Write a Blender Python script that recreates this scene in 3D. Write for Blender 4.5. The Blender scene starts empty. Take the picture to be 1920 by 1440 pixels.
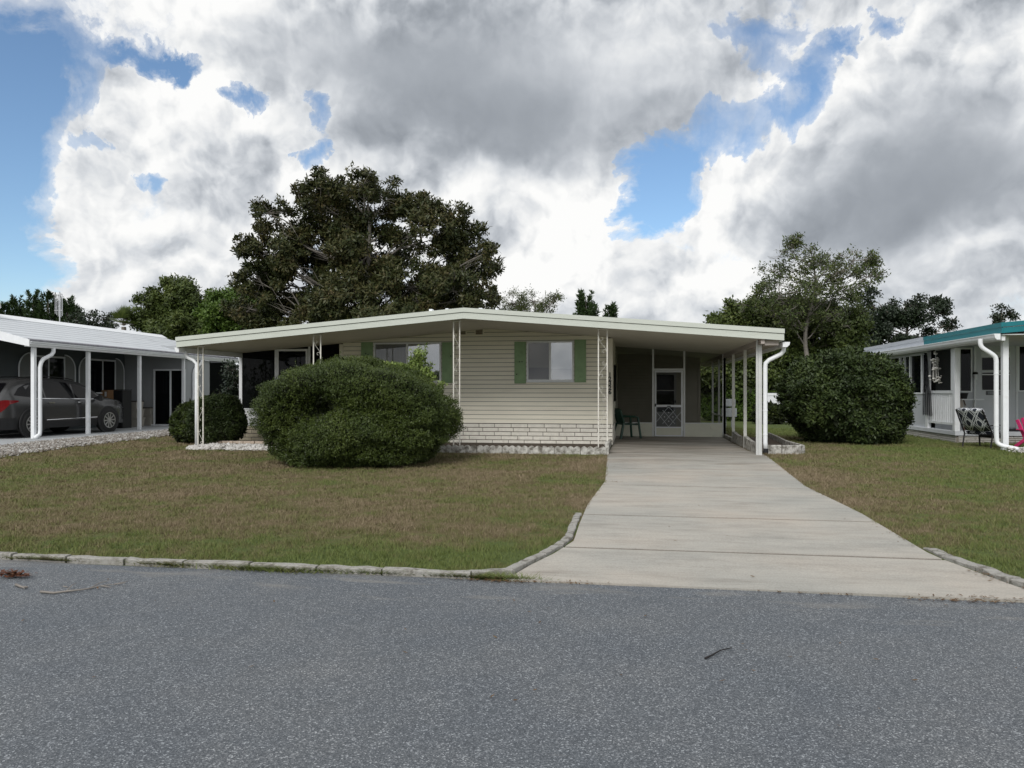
import bpy, math, random
import numpy as np
from mathutils import Vector, Matrix
random.seed(11); rng = np.random.default_rng(11)
R = math.radians
sc = bpy.context.scene
col = sc.collection
# ---------------------------------------------------------------- camera numbers
# world: X along the house front (right +), Y away from the street, Z up, metres; road surface z = 0
F, CH, HY, TH = 1400.0, 1.6, 733.0, R(9.2)
CT, ST = math.cos(TH), math.sin(TH)
def wp(px, py, D):
    u = (px-960)/F*D
    return Vector((u*CT-D*ST, u*ST+D*CT, CH-(py-HY)/F*D))
def X_at(px, Y):
    t = (px-960)/F
    return Y*(t*CT-ST)/(CT+t*ST)
def Y_at(px, X):
    t = (px-960)/F
    return X*(CT+t*ST)/(t*CT-ST)
def Z_at(py, X, Y):
    return CH-(py-HY)/F*(-X*ST+Y*CT)
def sstep(a, b, x):
    t = min(1, max(0, (x-a)/(b-a))); return t*t*(3-2*t)
def gz(X, Y):
    """height of the ground"""
    z = 0.16*min(1, max(0, (Y-6.2)/10.3))
    z += 0.13*sstep(-11.6, -13.6, X)*sstep(9, 15, Y)
    return z
def gp(px, py, dz=0):
    z = 0.1
    for _ in range(12):
        D = F*(CH-z)/(py-HY); u = (px-960)/F*D
        X, Y = u*CT-D*ST, u*ST+D*CT
        z = gz(X, Y)+dz
    return X, Y

# ---------------------------------------------------------------- mesh builder
class MB:
    def __init__(self): self.v = []; self.f = []
    def quad(self, *p):
        n = len(self.v); self.v += [tuple(q) for q in p]; self.f.append(tuple(range(n, n+len(p)))); return self
    def box(self, x0, x1, y0, y1, z0, z1):
        n = len(self.v)
        self.v += [(x0,y0,z0),(x1,y0,z0),(x1,y1,z0),(x0,y1,z0),(x0,y0,z1),(x1,y0,z1),(x1,y1,z1),(x0,y1,z1)]
        self.f += [tuple(n+i for i in q) for q in ((0,3,2,1),(4,5,6,7),(0,1,5,4),(1,2,6,5),(2,3,7,6),(3,0,4,7))]
        return self
    def prism(self, poly, axis, a, b):
        n = len(self.v); k = len(poly)
        mk = {'x': lambda t,p: (t,p[0],p[1]), 'y': lambda t,p: (p[0],t,p[1]), 'z': lambda t,p: (p[0],p[1],t)}[axis]
        self.v += [mk(a,p) for p in poly]+[mk(b,p) for p in poly]
        self.f.append(tuple(range(n, n+k))); self.f.append(tuple(range(n+2*k-1, n+k-1, -1)))
        for i in range(k):
            j = (i+1) % k
            self.f.append((n+i, n+k+i, n+k+j, n+j))
        return self
    def bar(self, a, b, w, h=None, up=(0,0,1)):
        """a straight bar of rectangular section from a to b"""
        a, b = Vector(a), Vector(b); h = h or w; d = (b-a).normalized(); up = Vector(up)
        if abs(d.dot(up)) > .95: up = Vector((0,1,0))
        s = d.cross(up).normalized(); t = s.cross(d)
        n = len(self.v)
        for c in (a, b):
            for i, j in ((-1,-1),(1,-1),(1,1),(-1,1)): self.v.append(tuple(c+s*(w/2*i)+t*(h/2*j)))
        self.f += [tuple(n+i for i in q) for q in ((0,3,2,1),(4,5,6,7),(0,1,5,4),(1,2,6,5),(2,3,7,6),(3,0,4,7))]
        return self
    def tube(self, pts, r, n=8, cap=True):
        pts = [Vector(p) for p in pts]; m = len(pts)
        rs = r if isinstance(r, (list, tuple)) else [r]*m
        base = len(self.v); prev = None
        for i, p in enumerate(pts):
            d = (pts[min(i+1, m-1)]-pts[max(i-1, 0)])
            d = d.normalized() if d.length > 1e-9 else Vector((0,0,1))
            if prev is None:
                s = d.cross(Vector((0,0,1)) if abs(d.z) < .9 else Vector((1,0,0))).normalized()
            else:
                s = (prev-d*prev.dot(d)).normalized()
            prev = s; t = d.cross(s)
            for k in range(n):
                a = 2*math.pi*k/n
                self.v.append(tuple(p+(s*math.cos(a)+t*math.sin(a))*rs[i]))
        for i in range(m-1):
            for k in range(n):
                k2 = (k+1) % n
                self.f.append((base+i*n+k, base+i*n+k2, base+(i+1)*n+k2, base+(i+1)*n+k))
        if cap:
            self.f.append(tuple(base+k for k in range(n-1, -1, -1)))
            self.f.append(tuple(base+(m-1)*n+k for k in range(n)))
        return self
    def loft(self, rings, closed=True, cap=True):
        base = len(self.v); n = len(rings[0])
        for r in rings: self.v += [tuple(p) for p in r]
        for i in range(len(rings)-1):
            for k in range(n if closed else n-1):
                k2 = (k+1) % n
                self.f.append((base+i*n+k, base+i*n+k2, base+(i+1)*n+k2, base+(i+1)*n+k))
        if cap and closed:
            self.f.append(tuple(base+k for k in range(n-1, -1, -1)))
            m = len(rings)-1
            self.f.append(tuple(base+m*n+k for k in range(n)))
        return self
    def lathe(self, prof, c, axis='x', n=24, cap=True):
        """prof: (radius, offset along axis)"""
        rings = []
        for r, o in prof:
            ring = []
            for k in range(n):
                a = 2*math.pi*k/n; p, q = r*math.cos(a), r*math.sin(a)
                ring.append({'x': (c[0]+o, c[1]+p, c[2]+q), 'y': (c[0]+p, c[1]+o, c[2]+q), 'z': (c[0]+p, c[1]+q, c[2]+o)}[axis])
            rings.append(ring)
        return self.loft(rings, cap=cap)
    def build(self, name, mat, parent=None, local=False, smooth=False, bevel=0, label=None):
        off = Vector((0,0,0))
        if parent is not None and not local:
            q = parent
            while q is not None: off += q.location; q = q.parent
        me = bpy.data.meshes.new(name)
        me.from_pydata([tuple(Vector(p)-off) for p in self.v] if off.length else self.v, [], self.f)
        me.materials.append(mat)
        import bmesh
        bm = bmesh.new(); bm.from_mesh(me); bmesh.ops.recalc_face_normals(bm, faces=bm.faces); bm.to_mesh(me); bm.free()
        if smooth: me.shade_smooth() if hasattr(me, 'shade_smooth') else None
        o = bpy.data.objects.new(name, me); col.objects.link(o)
        if parent is not None: o.parent = parent
        if bevel:
            b = o.modifiers.new('bevel', 'BEVEL'); b.width = bevel; b.segments = 2; b.limit_method = 'ANGLE'; b.angle_limit = R(40)
        if label: o['label'] = label
        return o

def np_mesh(name, verts, faces, mat, parent=None, per=4, smooth=False):
    """fast mesh from numpy arrays: faces (n, per)"""
    me = bpy.data.meshes.new(name)
    me.vertices.add(len(verts)); me.vertices.foreach_set('co', np.asarray(verts, dtype=np.float32).ravel())
    nf = len(faces); me.loops.add(nf*per); me.loops.foreach_set('vertex_index', np.asarray(faces, dtype=np.int32).ravel())
    me.polygons.add(nf); me.polygons.foreach_set('loop_start', np.arange(0, nf*per, per, dtype=np.int32))
    try: me.polygons.foreach_set('loop_total', np.full(nf, per, dtype=np.int32))
    except Exception: pass
    me.materials.append(mat); me.update(calc_edges=True); me.validate()
    if smooth: me.shade_smooth()
    o = bpy.data.objects.new(name, me); col.objects.link(o)
    if parent is not None: o.parent = parent
    return o

def thing(name, label, cat, loc=(0,0,0), rz=0, group=None):
    o = bpy.data.objects.new(name, None); col.objects.link(o)
    o.empty_display_size = .1
    o.location = loc; o.rotation_euler = (0,0,rz); o['label'] = label; o['category'] = cat
    if group: o['group'] = group
    return o
def tag(o, label, cat, group=None, kind=None):
    o['label'] = label; o['category'] = cat
    if group: o['group'] = group
    if kind: o['kind'] = kind
    return o
def struct(o, label=None, cat=None):
    o['kind'] = 'structure'
    if label: o['label'] = label
    if cat: o['category'] = cat
    return o
def copy_tree(o, parent=None):
    c = o.copy(); col.objects.link(c)
    if parent is not None: c.parent = parent
    for ch in list(o.children): copy_tree(ch, c)
    return c

# ---------------------------------------------------------------- materials
def newmat(name):
    m = bpy.data.materials.new(name); m.use_nodes = True
    nt = m.node_tree; nt.nodes.clear()
    return m, nt, nt.nodes, nt.links
def ramp(N, stops, interp='LINEAR'):
    r = N.new('ShaderNodeValToRGB'); r.color_ramp.interpolation = interp
    e = r.color_ramp.elements
    while len(e) > 1: e.remove(e[-1])
    e[0].position = stops[0][0]; e[0].color = (*stops[0][1], 1)
    for p, c in stops[1:]:
        x = e.new(p); x.color = (*c, 1)
    return r
def M(name, c, rough=.6, var=.12, scale=6, bump=0, bscale=60, metallic=0, spec=.4, stretch=(1,1,1), dirt=None, dscale=1.5, dlo=.55, dhi=.75):
    """painted / plain surface: base colour with procedural variation, optional stains and bump"""
    m, nt, N, L = newmat(name)
    out = N.new('ShaderNodeOutputMaterial'); b = N.new('ShaderNodeBsdfPrincipled'); L.new(b.outputs[0], out.inputs[0])
    tc = N.new('ShaderNodeTexCoord'); mp = N.new('ShaderNodeMapping'); L.new(tc.outputs['Object'], mp.inputs[0]); mp.inputs['Scale'].default_value = stretch
    n1 = N.new('ShaderNodeTexNoise'); n1.inputs['Scale'].default_value = scale; n1.inputs['Detail'].default_value = 6; n1.inputs['Roughness'].default_value = .65
    L.new(mp.outputs[0], n1.inputs[0])
    r = ramp(N, [(.3, tuple(x*(1-var) for x in c)), (.7, tuple(min(1, x*(1+var)) for x in c))]); L.new(n1.outputs[0], r.inputs[0])
    colr = r.outputs[0]
    if dirt:
        n2 = N.new('ShaderNodeTexNoise'); n2.inputs['Scale'].default_value = dscale; n2.inputs['Detail'].default_value = 8; n2.inputs['Roughness'].default_value = .7
        L.new(mp.outputs[0], n2.inputs[0])
        mr = N.new('ShaderNodeMapRange'); mr.inputs[1].default_value = dlo; mr.inputs[2].default_value = dhi; L.new(n2.outputs[0], mr.inputs[0])
        mx = N.new('ShaderNodeMix'); mx.data_type = 'RGBA'; L.new(mr.outputs[0], mx.inputs[0]); L.new(colr, mx.inputs[6]); mx.inputs[7].default_value = (*dirt, 1)
        colr = mx.outputs[2]
    L.new(colr, b.inputs['Base Color'])
    b.inputs['Roughness'].default_value = rough; b.inputs['Metallic'].default_value = metallic; b.inputs['Specular IOR Level'].default_value = spec
    if bump:
        n3 = N.new('ShaderNodeTexNoise'); n3.inputs['Scale'].default_value = bscale; n3.inputs['Detail'].default_value = 5; L.new(mp.outputs[0], n3.inputs[0])
        bp = N.new('ShaderNodeBump'); bp.inputs['Strength'].default_value = bump; bp.inputs['Distance'].default_value = .01
        L.new(n3.outputs[0], bp.inputs['Height']); L.new(bp.outputs[0], b.inputs['Normal'])
    return m
def leafmat(name, cols, rough=.45, trans=.25, spec=.4, clump=1.2):
    """leaves: hue from clump noise and a per-leaf random, slightly translucent"""
    m, nt, N, L = newmat(name)
    out = N.new('ShaderNodeOutputMaterial'); b = N.new('ShaderNodeBsdfPrincipled')
    g = N.new('ShaderNodeNewGeometry'); tc = N.new('ShaderNodeTexCoord')
    n1 = N.new('ShaderNodeTexNoise'); n1.inputs['Scale'].default_value = clump; n1.inputs['Detail'].default_value = 3; L.new(tc.outputs['Object'], n1.inputs[0])
    a = N.new('ShaderNodeMath'); a.operation = 'MULTIPLY_ADD'; L.new(g.outputs['Random Per Island'], a.inputs[0]); a.inputs[1].default_value = .55
    s = N.new('ShaderNodeMath'); s.operation = 'MULTIPLY_ADD'; L.new(n1.outputs[0], s.inputs[0]); s.inputs[1].default_value = 1.3; s.inputs[2].default_value = -.42
    L.new(s.outputs[0], a.inputs[2])
    k = len(cols); r = ramp(N, [(i/(k-1), c) for i, c in enumerate(cols)]); L.new(a.outputs[0], r.inputs[0])
    L.new(r.outputs[0], b.inputs['Base Color']); b.inputs['Roughness'].default_value = rough; b.inputs['Specular IOR Level'].default_value = spec
    t = N.new('ShaderNodeBsdfTranslucent'); L.new(r.outputs[0], t.inputs[0])
    mx = N.new('ShaderNodeMixShader'); mx.inputs[0].default_value = trans; L.new(b.outputs[0], mx.inputs[1]); L.new(t.outputs[0], mx.inputs[2]); L.new(mx.outputs[0], out.inputs[0])
    return m
def glassmat(name, tint=(.02,.025,.03), see=.5, refl=1.0, rough=.02):
    """window pane: lets part of the light through and mirrors at grazing angles"""
    m, nt, N, L = newmat(name)
    out = N.new('ShaderNodeOutputMaterial')
    tr = N.new('ShaderNodeBsdfTransparent'); df = N.new('ShaderNodeBsdfDiffuse'); df.inputs[0].default_value = (*tint, 1)
    gl = N.new('ShaderNodeBsdfGlossy'); gl.inputs['Roughness'].default_value = rough
    m1 = N.new('ShaderNodeMixShader'); m1.inputs[0].default_value = 1-see; L.new(tr.outputs[0], m1.inputs[1]); L.new(df.outputs[0], m1.inputs[2])
    lw = N.new('ShaderNodeLayerWeight'); lw.inputs[0].default_value = .5
    pw = N.new('ShaderNodeMath'); pw.operation = 'POWER'; L.new(lw.outputs['Facing'], pw.inputs[0]); pw.inputs[1].default_value = 4
    mu = N.new('ShaderNodeMath'); mu.operation = 'MULTIPLY_ADD'; mu.use_clamp = True; L.new(pw.outputs[0], mu.inputs[0]); mu.inputs[1].default_value = .7*min(1, refl); mu.inputs[2].default_value = .05*refl
    m2 = N.new('ShaderNodeMixShader'); L.new(mu.outputs[0], m2.inputs[0]); L.new(m1.outputs[0], m2.inputs[1]); L.new(gl.outputs[0], m2.inputs[2]); L.new(m2.outputs[0], out.inputs[0])
    return m
def screenmat(name, c=(.02,.02,.018), see=.5):
    m, nt, N, L = newmat(name)
    out = N.new('ShaderNodeOutputMaterial'); tr = N.new('ShaderNodeBsdfTransparent'); df = N.new('ShaderNodeBsdfDiffuse'); df.inputs[0].default_value = (*c, 1)
    m1 = N.new('ShaderNodeMixShader'); m1.inputs[0].default_value = 1-see; L.new(tr.outputs[0], m1.inputs[1]); L.new(df.outputs[0], m1.inputs[2]); L.new(m1.outputs[0], out.inputs[0])
    return m

white = M('white_paint', (.74,.75,.76), .45, .06, 4, dirt=(.42,.40,.36), dscale=5, dlo=.62, dhi=.85)
white2 = M('white_metal', (.78,.80,.82), .4, .05, 5, dirt=(.5,.48,.44), dscale=3, dlo=.6, dhi=.9)
alum = M('aluminium_frame', (.62,.63,.62), .4, .06, 8, metallic=.2)
sage = M('sage_trim', (.535,.565,.51), .5, .05, 3, stretch=(1,1,8), dirt=(.42,.43,.36), dscale=2.5, dlo=.58, dhi=.85)
sage_dk = M('drip_edge_gap', (.16,.17,.15), .6)
soffit_m = M('soffit_panels', (.56,.54,.47), .7, .06, 2)
siding_m = M('cream_siding', (.84,.80,.675), .5, .05, 2.5, bump=.05, bscale=30, stretch=(.4,.4,3), dirt=(.58,.54,.44), dscale=2, dlo=.55, dhi=.9)
trim_m = M('cream_trim', (.76,.72,.61), .5, .06, 5)
brick_m = M('white_brick', (.82,.79,.71), .8, .10, 9, bump=.8, bscale=40, dirt=(.50,.43,.34), dscale=4, dlo=.58, dhi=.9)
mortar_m = M('mortar', (.22,.20,.17), .9, .2, 30)
green_m = M('green_shutter_paint', (.25,.37,.20), .6, .12, 4, dirt=(.18,.27,.14), dscale=3)
black_m = M('black_paint', (.012,.012,.013), .5)
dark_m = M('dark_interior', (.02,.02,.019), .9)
concrete_m = M('concrete', (.42,.40,.36), .85, .15, 5, bump=.5, bscale=60, dirt=(.20,.18,.15), dscale=4, dlo=.5, dhi=.8)
whitecon_m = M('whitewashed_concrete', (.50,.49,.455), .85, .2, 10, bump=.6, bscale=50, dirt=(.13,.12,.10), dscale=9, dlo=.42, dhi=.62)
soil_m = M('soil', (.07,.052,.038), .95, .3, 12, bump=.8, bscale=30)
bark_m = M('bark', (.16,.14,.12), .9, .3, 8, bump=.8, bscale=20)
barkpale_m = M('pale_bark', (.30,.285,.26), .9, .25, 5, bump=.6, bscale=15)
kick_m = M('cream_kick_panel', (.66,.66,.55), .5, .05, 4, dirt=(.46,.48,.38), dscale=5, dlo=.6, dhi=.75)
pane = glassmat('window_glass', (.03,.035,.04), .85, 6.5)
darkpane = glassmat('dark_window_glass', (.006,.007,.009), .2, .3)
clearpane = glassmat('clear_glass', (.02,.02,.02), .8, 1.2)
screen_m = screenmat('insect_screen', (.03,.03,.027), .55)
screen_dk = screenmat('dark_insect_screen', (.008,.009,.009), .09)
curtain_m = M('roller_shade', (.55,.55,.54), .9, .05, 3)
curtain_dk = M('lower_blind', (.22,.22,.23), .9, .05, 3)
wood_iron = M('painted_iron', (.66,.64,.58), .5, .12, 30, dirt=(.22,.2,.18), dscale=25, dlo=.55, dhi=.7)

def wig(a, b, k, amp, sag=0):
    a, b = Vector(a), Vector(b); L_ = (b-a).length; pts = []
    for i in range(k+1):
        t = i/k; p = a.lerp(b, t)
        if 0 < i < k: p += Vector(rng.normal(0, amp*L_, 3))
        p.z += sag*math.sin(math.pi*t)*L_
        pts.append(p)
    return pts
def smoothpts(pts, it=2):
    for _ in range(it):
        q = [pts[0]]
        for i in range(len(pts)-1): q += [pts[i].lerp(pts[i+1], .25), pts[i].lerp(pts[i+1], .75)]
        q.append(pts[-1]); pts = q
    return pts
# ================================================================ camera
cam = bpy.data.cameras.new('camera'); co = bpy.data.objects.new('camera', cam); col.objects.link(co)
cam.sensor_fit = 'HORIZONTAL'; cam.sensor_width = 36; cam.lens = F/1920*36; cam.shift_y = (HY-720)/1920
cam.clip_end = 3000; cam.clip_start = .05
co.location = (0,0,CH); co.rotation_euler = (R(90),0,TH)
sc.camera = co
sc.view_settings.view_transform = 'Standard'; sc.view_settings.look = 'None'; sc.view_settings.exposure = 0; sc.view_settings.gamma = 1
# ================================================================ light
SUN_EL, SUN_AZ = R(39), R(-168)      # azimuth from +Y towards +X
sd = Vector((math.sin(SUN_AZ)*math.cos(SUN_EL), math.cos(SUN_AZ)*math.cos(SUN_EL), math.sin(SUN_EL)))
sl = bpy.data.lights.new('sun', 'SUN'); sl.energy = 2.3; sl.angle = R(26); sl.color = (1,.975,.94)
so = bpy.data.objects.new('sun', sl); col.objects.link(so); so.rotation_euler = (-sd).to_track_quat('-Z','Y').to_euler()
so.location = (0,0,60)

def make_world():
    w = bpy.data.worlds.new('World'); sc.world = w; w.use_nodes = True
    nt = w.node_tree; N, L = nt.nodes, nt.links; N.clear()
    out = N.new('ShaderNodeOutputWorld'); bg = N.new('ShaderNodeBackground'); L.new(bg.outputs[0], out.inputs[0])
    STR = .1; bg.inputs[1].default_value = STR
    sky = N.new('ShaderNodeTexSky'); sky.sky_type = 'NISHITA'; sky.sun_disc = False
    sky.sun_elevation = SUN_EL; sky.sun_rotation = SUN_AZ; sky.air_density = 1.0; sky.dust_density = .3; sky.ozone_density = 2
    tc = N.new('ShaderNodeTexCoord'); sp = N.new('ShaderNodeSeparateXYZ'); L.new(tc.outputs['Generated'], sp.inputs[0])
    def m(op, a, b=None, c=None, clamp=False):
        n = N.new('ShaderNodeMath'); n.operation = op; n.use_clamp = clamp
        for i, x in enumerate((a, b, c)):
            if x is None: continue
            if isinstance(x, (int, float)): n.inputs[i].default_value = x
            else: L.new(x, n.inputs[i])
        return n.outputs[0]
    def v(op, a, b=None, scale=None):
        n = N.new('ShaderNodeVectorMath'); n.operation = op
        for i, x in enumerate((a, b)):
            if x is None: continue
            if isinstance(x, tuple): n.inputs[i].default_value = x
            else: L.new(x, n.inputs[i])
        if scale is not None: n.inputs['Scale'].default_value = scale
        return n.outputs[1] if op == 'LENGTH' else n.outputs[0]
    def mr(x, a, b, c=0, d=1, smooth=True):
        n = N.new('ShaderNodeMapRange'); n.interpolation_type = 'SMOOTHSTEP' if smooth else 'LINEAR'
        L.new(x, n.inputs[0])
        for i, q in enumerate((a, b, c, d)): n.inputs[i+1].default_value = q
        return n.outputs[0]
    def noise(vec, s, det=8, rough=.55, color=False):
        n = N.new('ShaderNodeTexNoise'); n.noise_dimensions = '2D'; L.new(vec, n.inputs[0]); n.inputs['Scale'].default_value = s
        n.inputs['Detail'].default_value = det; n.inputs['Roughness'].default_value = rough
        return n.outputs[1] if color else n.outputs[0]
    def puff(vec, s):
        n = N.new('ShaderNodeTexVoronoi'); n.voronoi_dimensions = '2D'; n.feature = 'F1'; n.inputs['Scale'].default_value = s; n.inputs['Detail'].default_value = 3
        n.inputs['Roughness'].default_value = .5; n.inputs['Lacunarity'].default_value = 2.2; n.normalize = True
        L.new(vec, n.inputs[0]); return m('SUBTRACT', 1.0, n.outputs['Distance'])
    az = m('ARCTAN2', sp.outputs[0], sp.outputs[1]); el = m('ARCSINE', sp.outputs[2])
    cx = N.new('ShaderNodeCombineXYZ'); L.new(az, cx.inputs[0]); L.new(el, cx.inputs[1])
    P = cx.outputs[0]
    def warp(Pv, s, det, amp, rough=.55): return v('ADD', Pv, v('SCALE', v('SUBTRACT', noise(Pv, s, det, rough, color=True), (.5,.5,.5)), scale=amp))
    P1 = warp(warp(P, 4, 2, .10), 14, 7, .10, .62)          # ragged cloud edges
    P2 = warp(P, 4, 5, .16)                                   # soft shading
    Pw = warp(P, 12, 5, .06)
    def blobs(Pv, lst, start):
        acc = start
        for px, py, rx, ry, amp in lst:
            k = math.hypot(F, px-960)
            caz = math.atan((px-960)/F)-TH; cel = math.atan((HY-py)/k)
            d = v('LENGTH', v('MULTIPLY', v('SUBTRACT', Pv, (caz, cel, 0)), (k*k/F/rx, k/ry, 0)))
            n = mr(d, 1.25, .1, 0, amp)
            acc = n if acc is None else m('ADD', acc, n)
        return acc
    holes = HOLES; fill = FILL; dark = DARK; brt = BRT
    n_b = noise(P1, 8, 9, .62); pf = puff(Pw, 10); pf2 = puff(v('ADD', Pw, (-.009,.017,0)), 10)
    cov = blobs(P1, holes+fill, m('ADD', m('MULTIPLY_ADD', n_b, .50, .24), m('MULTIPLY', pf, .24)))
    alpha = mr(cov, .43, .63)
    alpha = m('MAXIMUM', alpha, mr(cov, .10, .62, 0, .55))
    P3 = warp(warp(P, 4, 2, .08), 16, 5, .045, .5)
    n_c = noise(P3, 6, 7, .5); n_d = noise(v('ADD', P3, (-.014,.026,0)), 6, 7, .5)
    relief = m('ADD', m('MULTIPLY', m('SUBTRACT', n_c, n_d), 1.75), m('MULTIPLY', m('SUBTRACT', pf, pf2), 1.45))
    keep = m('SUBTRACT', 1.0, blobs(P2, FLAT, None), clamp=True)
    br = blobs(P2, dark+brt, m('MULTIPLY_ADD', noise(P2, 3.0, 3, .4), .50, .44))
    br = m('ADD', br, m('MULTIPLY', relief, m('MULTIPLY_ADD', keep, .92, .08)))
    br = m('ADD', br, m('MULTIPLY', m('SUBTRACT', noise(P2, 14, 6, .55), .5), m('MULTIPLY_ADD', keep, .12, .05)))
    # thin cloud edges glow white against the blue
    br = m('ADD', br, m('MULTIPLY', mr(cov, .85, .5, 0, .14), keep))
    cr = ramp(N, [(.06,(.25,.275,.31)),(.30,(.38,.41,.45)),(.48,(.53,.56,.60)),(.66,(.70,.725,.755)),(.84,(.87,.88,.885)),(1,(.985,.985,.975))]); L.new(br, cr.inputs[0])
    ccol = v('SCALE', cr.outputs[0], scale=1/STR)
    tint = v('MULTIPLY', sky.outputs[0], (SKYK*.90, SKYK*.98, SKYK*1.02))
    mx = N.new('ShaderNodeMix'); mx.data_type = 'RGBA'; L.new(alpha, mx.inputs[0]); L.new(tint, mx.inputs[6]); L.new(ccol, mx.inputs[7])
    hz = mr(el, .0, .14, .45, 0)                              # pale air low over the horizon
    mh = N.new('ShaderNodeMix'); mh.data_type = 'RGBA'; L.new(hz, mh.inputs[0]); L.new(mx.outputs[2], mh.inputs[6]); mh.inputs[7].default_value = (6.6,7.0,7.4,1)
    L.new(mh.outputs[2], bg.inputs[0])
# clouds by photo position (x, y, half width, half height, strength), turned into compass angle and height
HOLES = [(-30,330,150,330,-.95),(20,120,110,110,-.55),(50,500,100,110,-.55),(250,105,170,36,-.55),(345,112,60,28,-.45),(140,150,60,60,-.3),
         (468,205,34,30,-.55),(612,220,44,44,-.5),(607,305,34,40,-.5),(250,348,46,34,-.5),(160,255,45,26,-.28),
         (1225,335,76,84,-.85),(1200,395,46,44,-.5),(1310,245,90,56,-.46),(1440,205,70,36,-.40),(1500,130,70,50,-.42),(1572,62,60,42,-.52),
         (1370,45,90,36,-.34),(1510,190,44,44,-.3),(1692,38,44,40,-.42),(1405,95,60,50,-.28),(1390,262,50,34,-.3),(1470,30,60,30,-.15)]
FILL = [(940,190,460,180,.40),(1730,330,330,200,.42),(420,330,190,150,.25),(1050,440,160,100,.28),(1335,320,46,90,.40),(1290,400,80,60,.25),(1250,560,220,90,.22),
        (720,50,430,80,.25),(190,310,90,60,.12),(150,470,60,80,.2),(1420,420,80,60,.25),(230,590,200,50,.15),(1650,170,110,60,.2)]
FLAT = [(950,190,470,200,1.0),(1730,360,360,180,1.0),(600,80,300,90,.4)]
DARK = [(900,130,520,260,-.10),(1760,320,400,260,-.10),(860,150,380,220,-0.170),(985,245,360,100,-0.255),(760,300,240,60,-0.136),(760,190,160,90,-0.068),
        (1730,385,350,100,-0.340),(1690,290,300,150,-0.170),(1590,455,260,50,-0.085),(1860,220,160,120,-0.034),
        (300,460,170,55,-0.136),(420,525,170,60,-0.136),(1180,590,280,40,-0.119),(1750,570,260,60,-0.119),(800,370,70,50,-0.170)]
BRT = [(330,230,190,130,.10),(490,255,130,90,.12),(170,330,130,70,.10),(150,420,90,100,.10),(1000,390,190,60,.30),(1150,440,150,80,.20),(1325,330,70,110,.30),
       (1290,415,80,50,.24),(590,330,60,50,.24),(230,565,190,45,.14),(1200,110,160,80,.12),(1650,150,130,60,.10),(1550,75,60,40,.1),(1030,530,180,60,.16),
       (1450,340,50,60,.12),(330,150,80,50,.20),(1860,470,130,26,.26),(1300,560,130,60,.14),(1860,60,120,80,.08)]
SKYK = 1.35
make_world()

# ================================================================ ground, road, drive
def lawn_nodes(N, L):
    """patches of tired brown and living green grass"""
    g = N.new('ShaderNodeNewGeometry'); sp = N.new('ShaderNodeSeparateXYZ'); L.new(g.outputs['Position'], sp.inputs[0])
    def mr(x, a, b, c, d):
        n = N.new('ShaderNodeMapRange'); n.interpolation_type = 'SMOOTHSTEP'; L.new(x, n.inputs[0])
        for i, q in enumerate((a,b,c,d)): n.inputs[i+1].default_value = q
        return n.outputs[0]
    def add(a, b, op='ADD'):
        n = N.new('ShaderNodeMath'); n.operation = op
        for i, x in enumerate((a,b)):
            if isinstance(x, (int,float)): n.inputs[i].default_value = x
            else: L.new(x, n.inputs[i])
        return n.outputs[0]
    def nz(s, d=5, r=.6):
        n = N.new('ShaderNodeTexNoise'); L.new(g.outputs['Position'], n.inputs[0]); n.inputs['Scale'].default_value = s; n.inputs['Detail'].default_value = d; n.inputs['Roughness'].default_value = r
        return n.outputs[0]
    base = add(add(add(add(nz(.55), -.5), 2.3, 'MULTIPLY'), add(add(nz(3.2), -.5), 1.5, 'MULTIPLY')), add(add(nz(11), -.5), .7, 'MULTIPLY'))
    gfac = add(add(base, .15), mr(sp.outputs[1], 8.4, 6.6, 0, .42))                          # strip by the kerb
    gfac = add(gfac, mr(sp.outputs[0], 3.5, 7.5, 0, .55))                          # towards the house on the right
    gfac = add(gfac, mr(sp.outputs[1], 22, 30, 0, .5))
    gfac = add(gfac, add(mr(sp.outputs[0], -3.2, -1.2, 0, .22), mr(sp.outputs[1], 10.5, 8.5, 0, 1), 'MULTIPLY'))
    return gfac, nz
def lawn_mat(name, soil=False):
    m, nt, N, L = newmat(name)
    out = N.new('ShaderNodeOutputMaterial'); b = N.new('ShaderNodeBsdfPrincipled'); L.new(b.outputs[0], out.inputs[0])
    f, nz = lawn_nodes(N, L)
    if not soil:
        g2 = N.new('ShaderNodeNewGeometry'); a = N.new('ShaderNodeMath'); a.operation = 'MULTIPLY_ADD'; L.new(g2.outputs['Random Per Island'], a.inputs[0]); a.inputs[1].default_value = .5; L.new(f, a.inputs[2])
        f2 = N.new('ShaderNodeMath'); f2.operation = 'ADD'; L.new(a.outputs[0], f2.inputs[0]); f2.inputs[1].default_value = .05; f = f2.outputs[0]
        r = ramp(N, [(0,(.245,.195,.125)),(.28,(.20,.16,.098)),(.5,(.168,.152,.072)),(.75,(.150,.158,.056)),(1,(.125,.158,.044))])
        b.inputs['Roughness'].default_value = .7; b.inputs['Specular IOR Level'].default_value = .25
    else:
        f2 = N.new('ShaderNodeMath'); f2.operation = 'ADD'; L.new(f, f2.inputs[0]); f2.inputs[1].default_value = .3; f = f2.outputs[0]
        r = ramp(N, [(0,(.17,.13,.078)),(.45,(.145,.125,.064)),(1,(.10,.13,.046))])
        b.inputs['Roughness'].default_value = .95; b.inputs['Specular IOR Level'].default_value = .1
        n3 = nz(45, 6, .7); bp = N.new('ShaderNodeBump'); bp.inputs['Strength'].default_value = 1; bp.inputs['Distance'].default_value = .03; L.new(n3, bp.inputs['Height']); L.new(bp.outputs[0], b.inputs['Normal'])
    L.new(f, r.inputs[0]); L.new(r.outputs[0], b.inputs['Base Color'])
    return m
lawn_soil = lawn_mat('lawn_ground', True); grass_m = lawn_mat('grass_blades')

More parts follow.
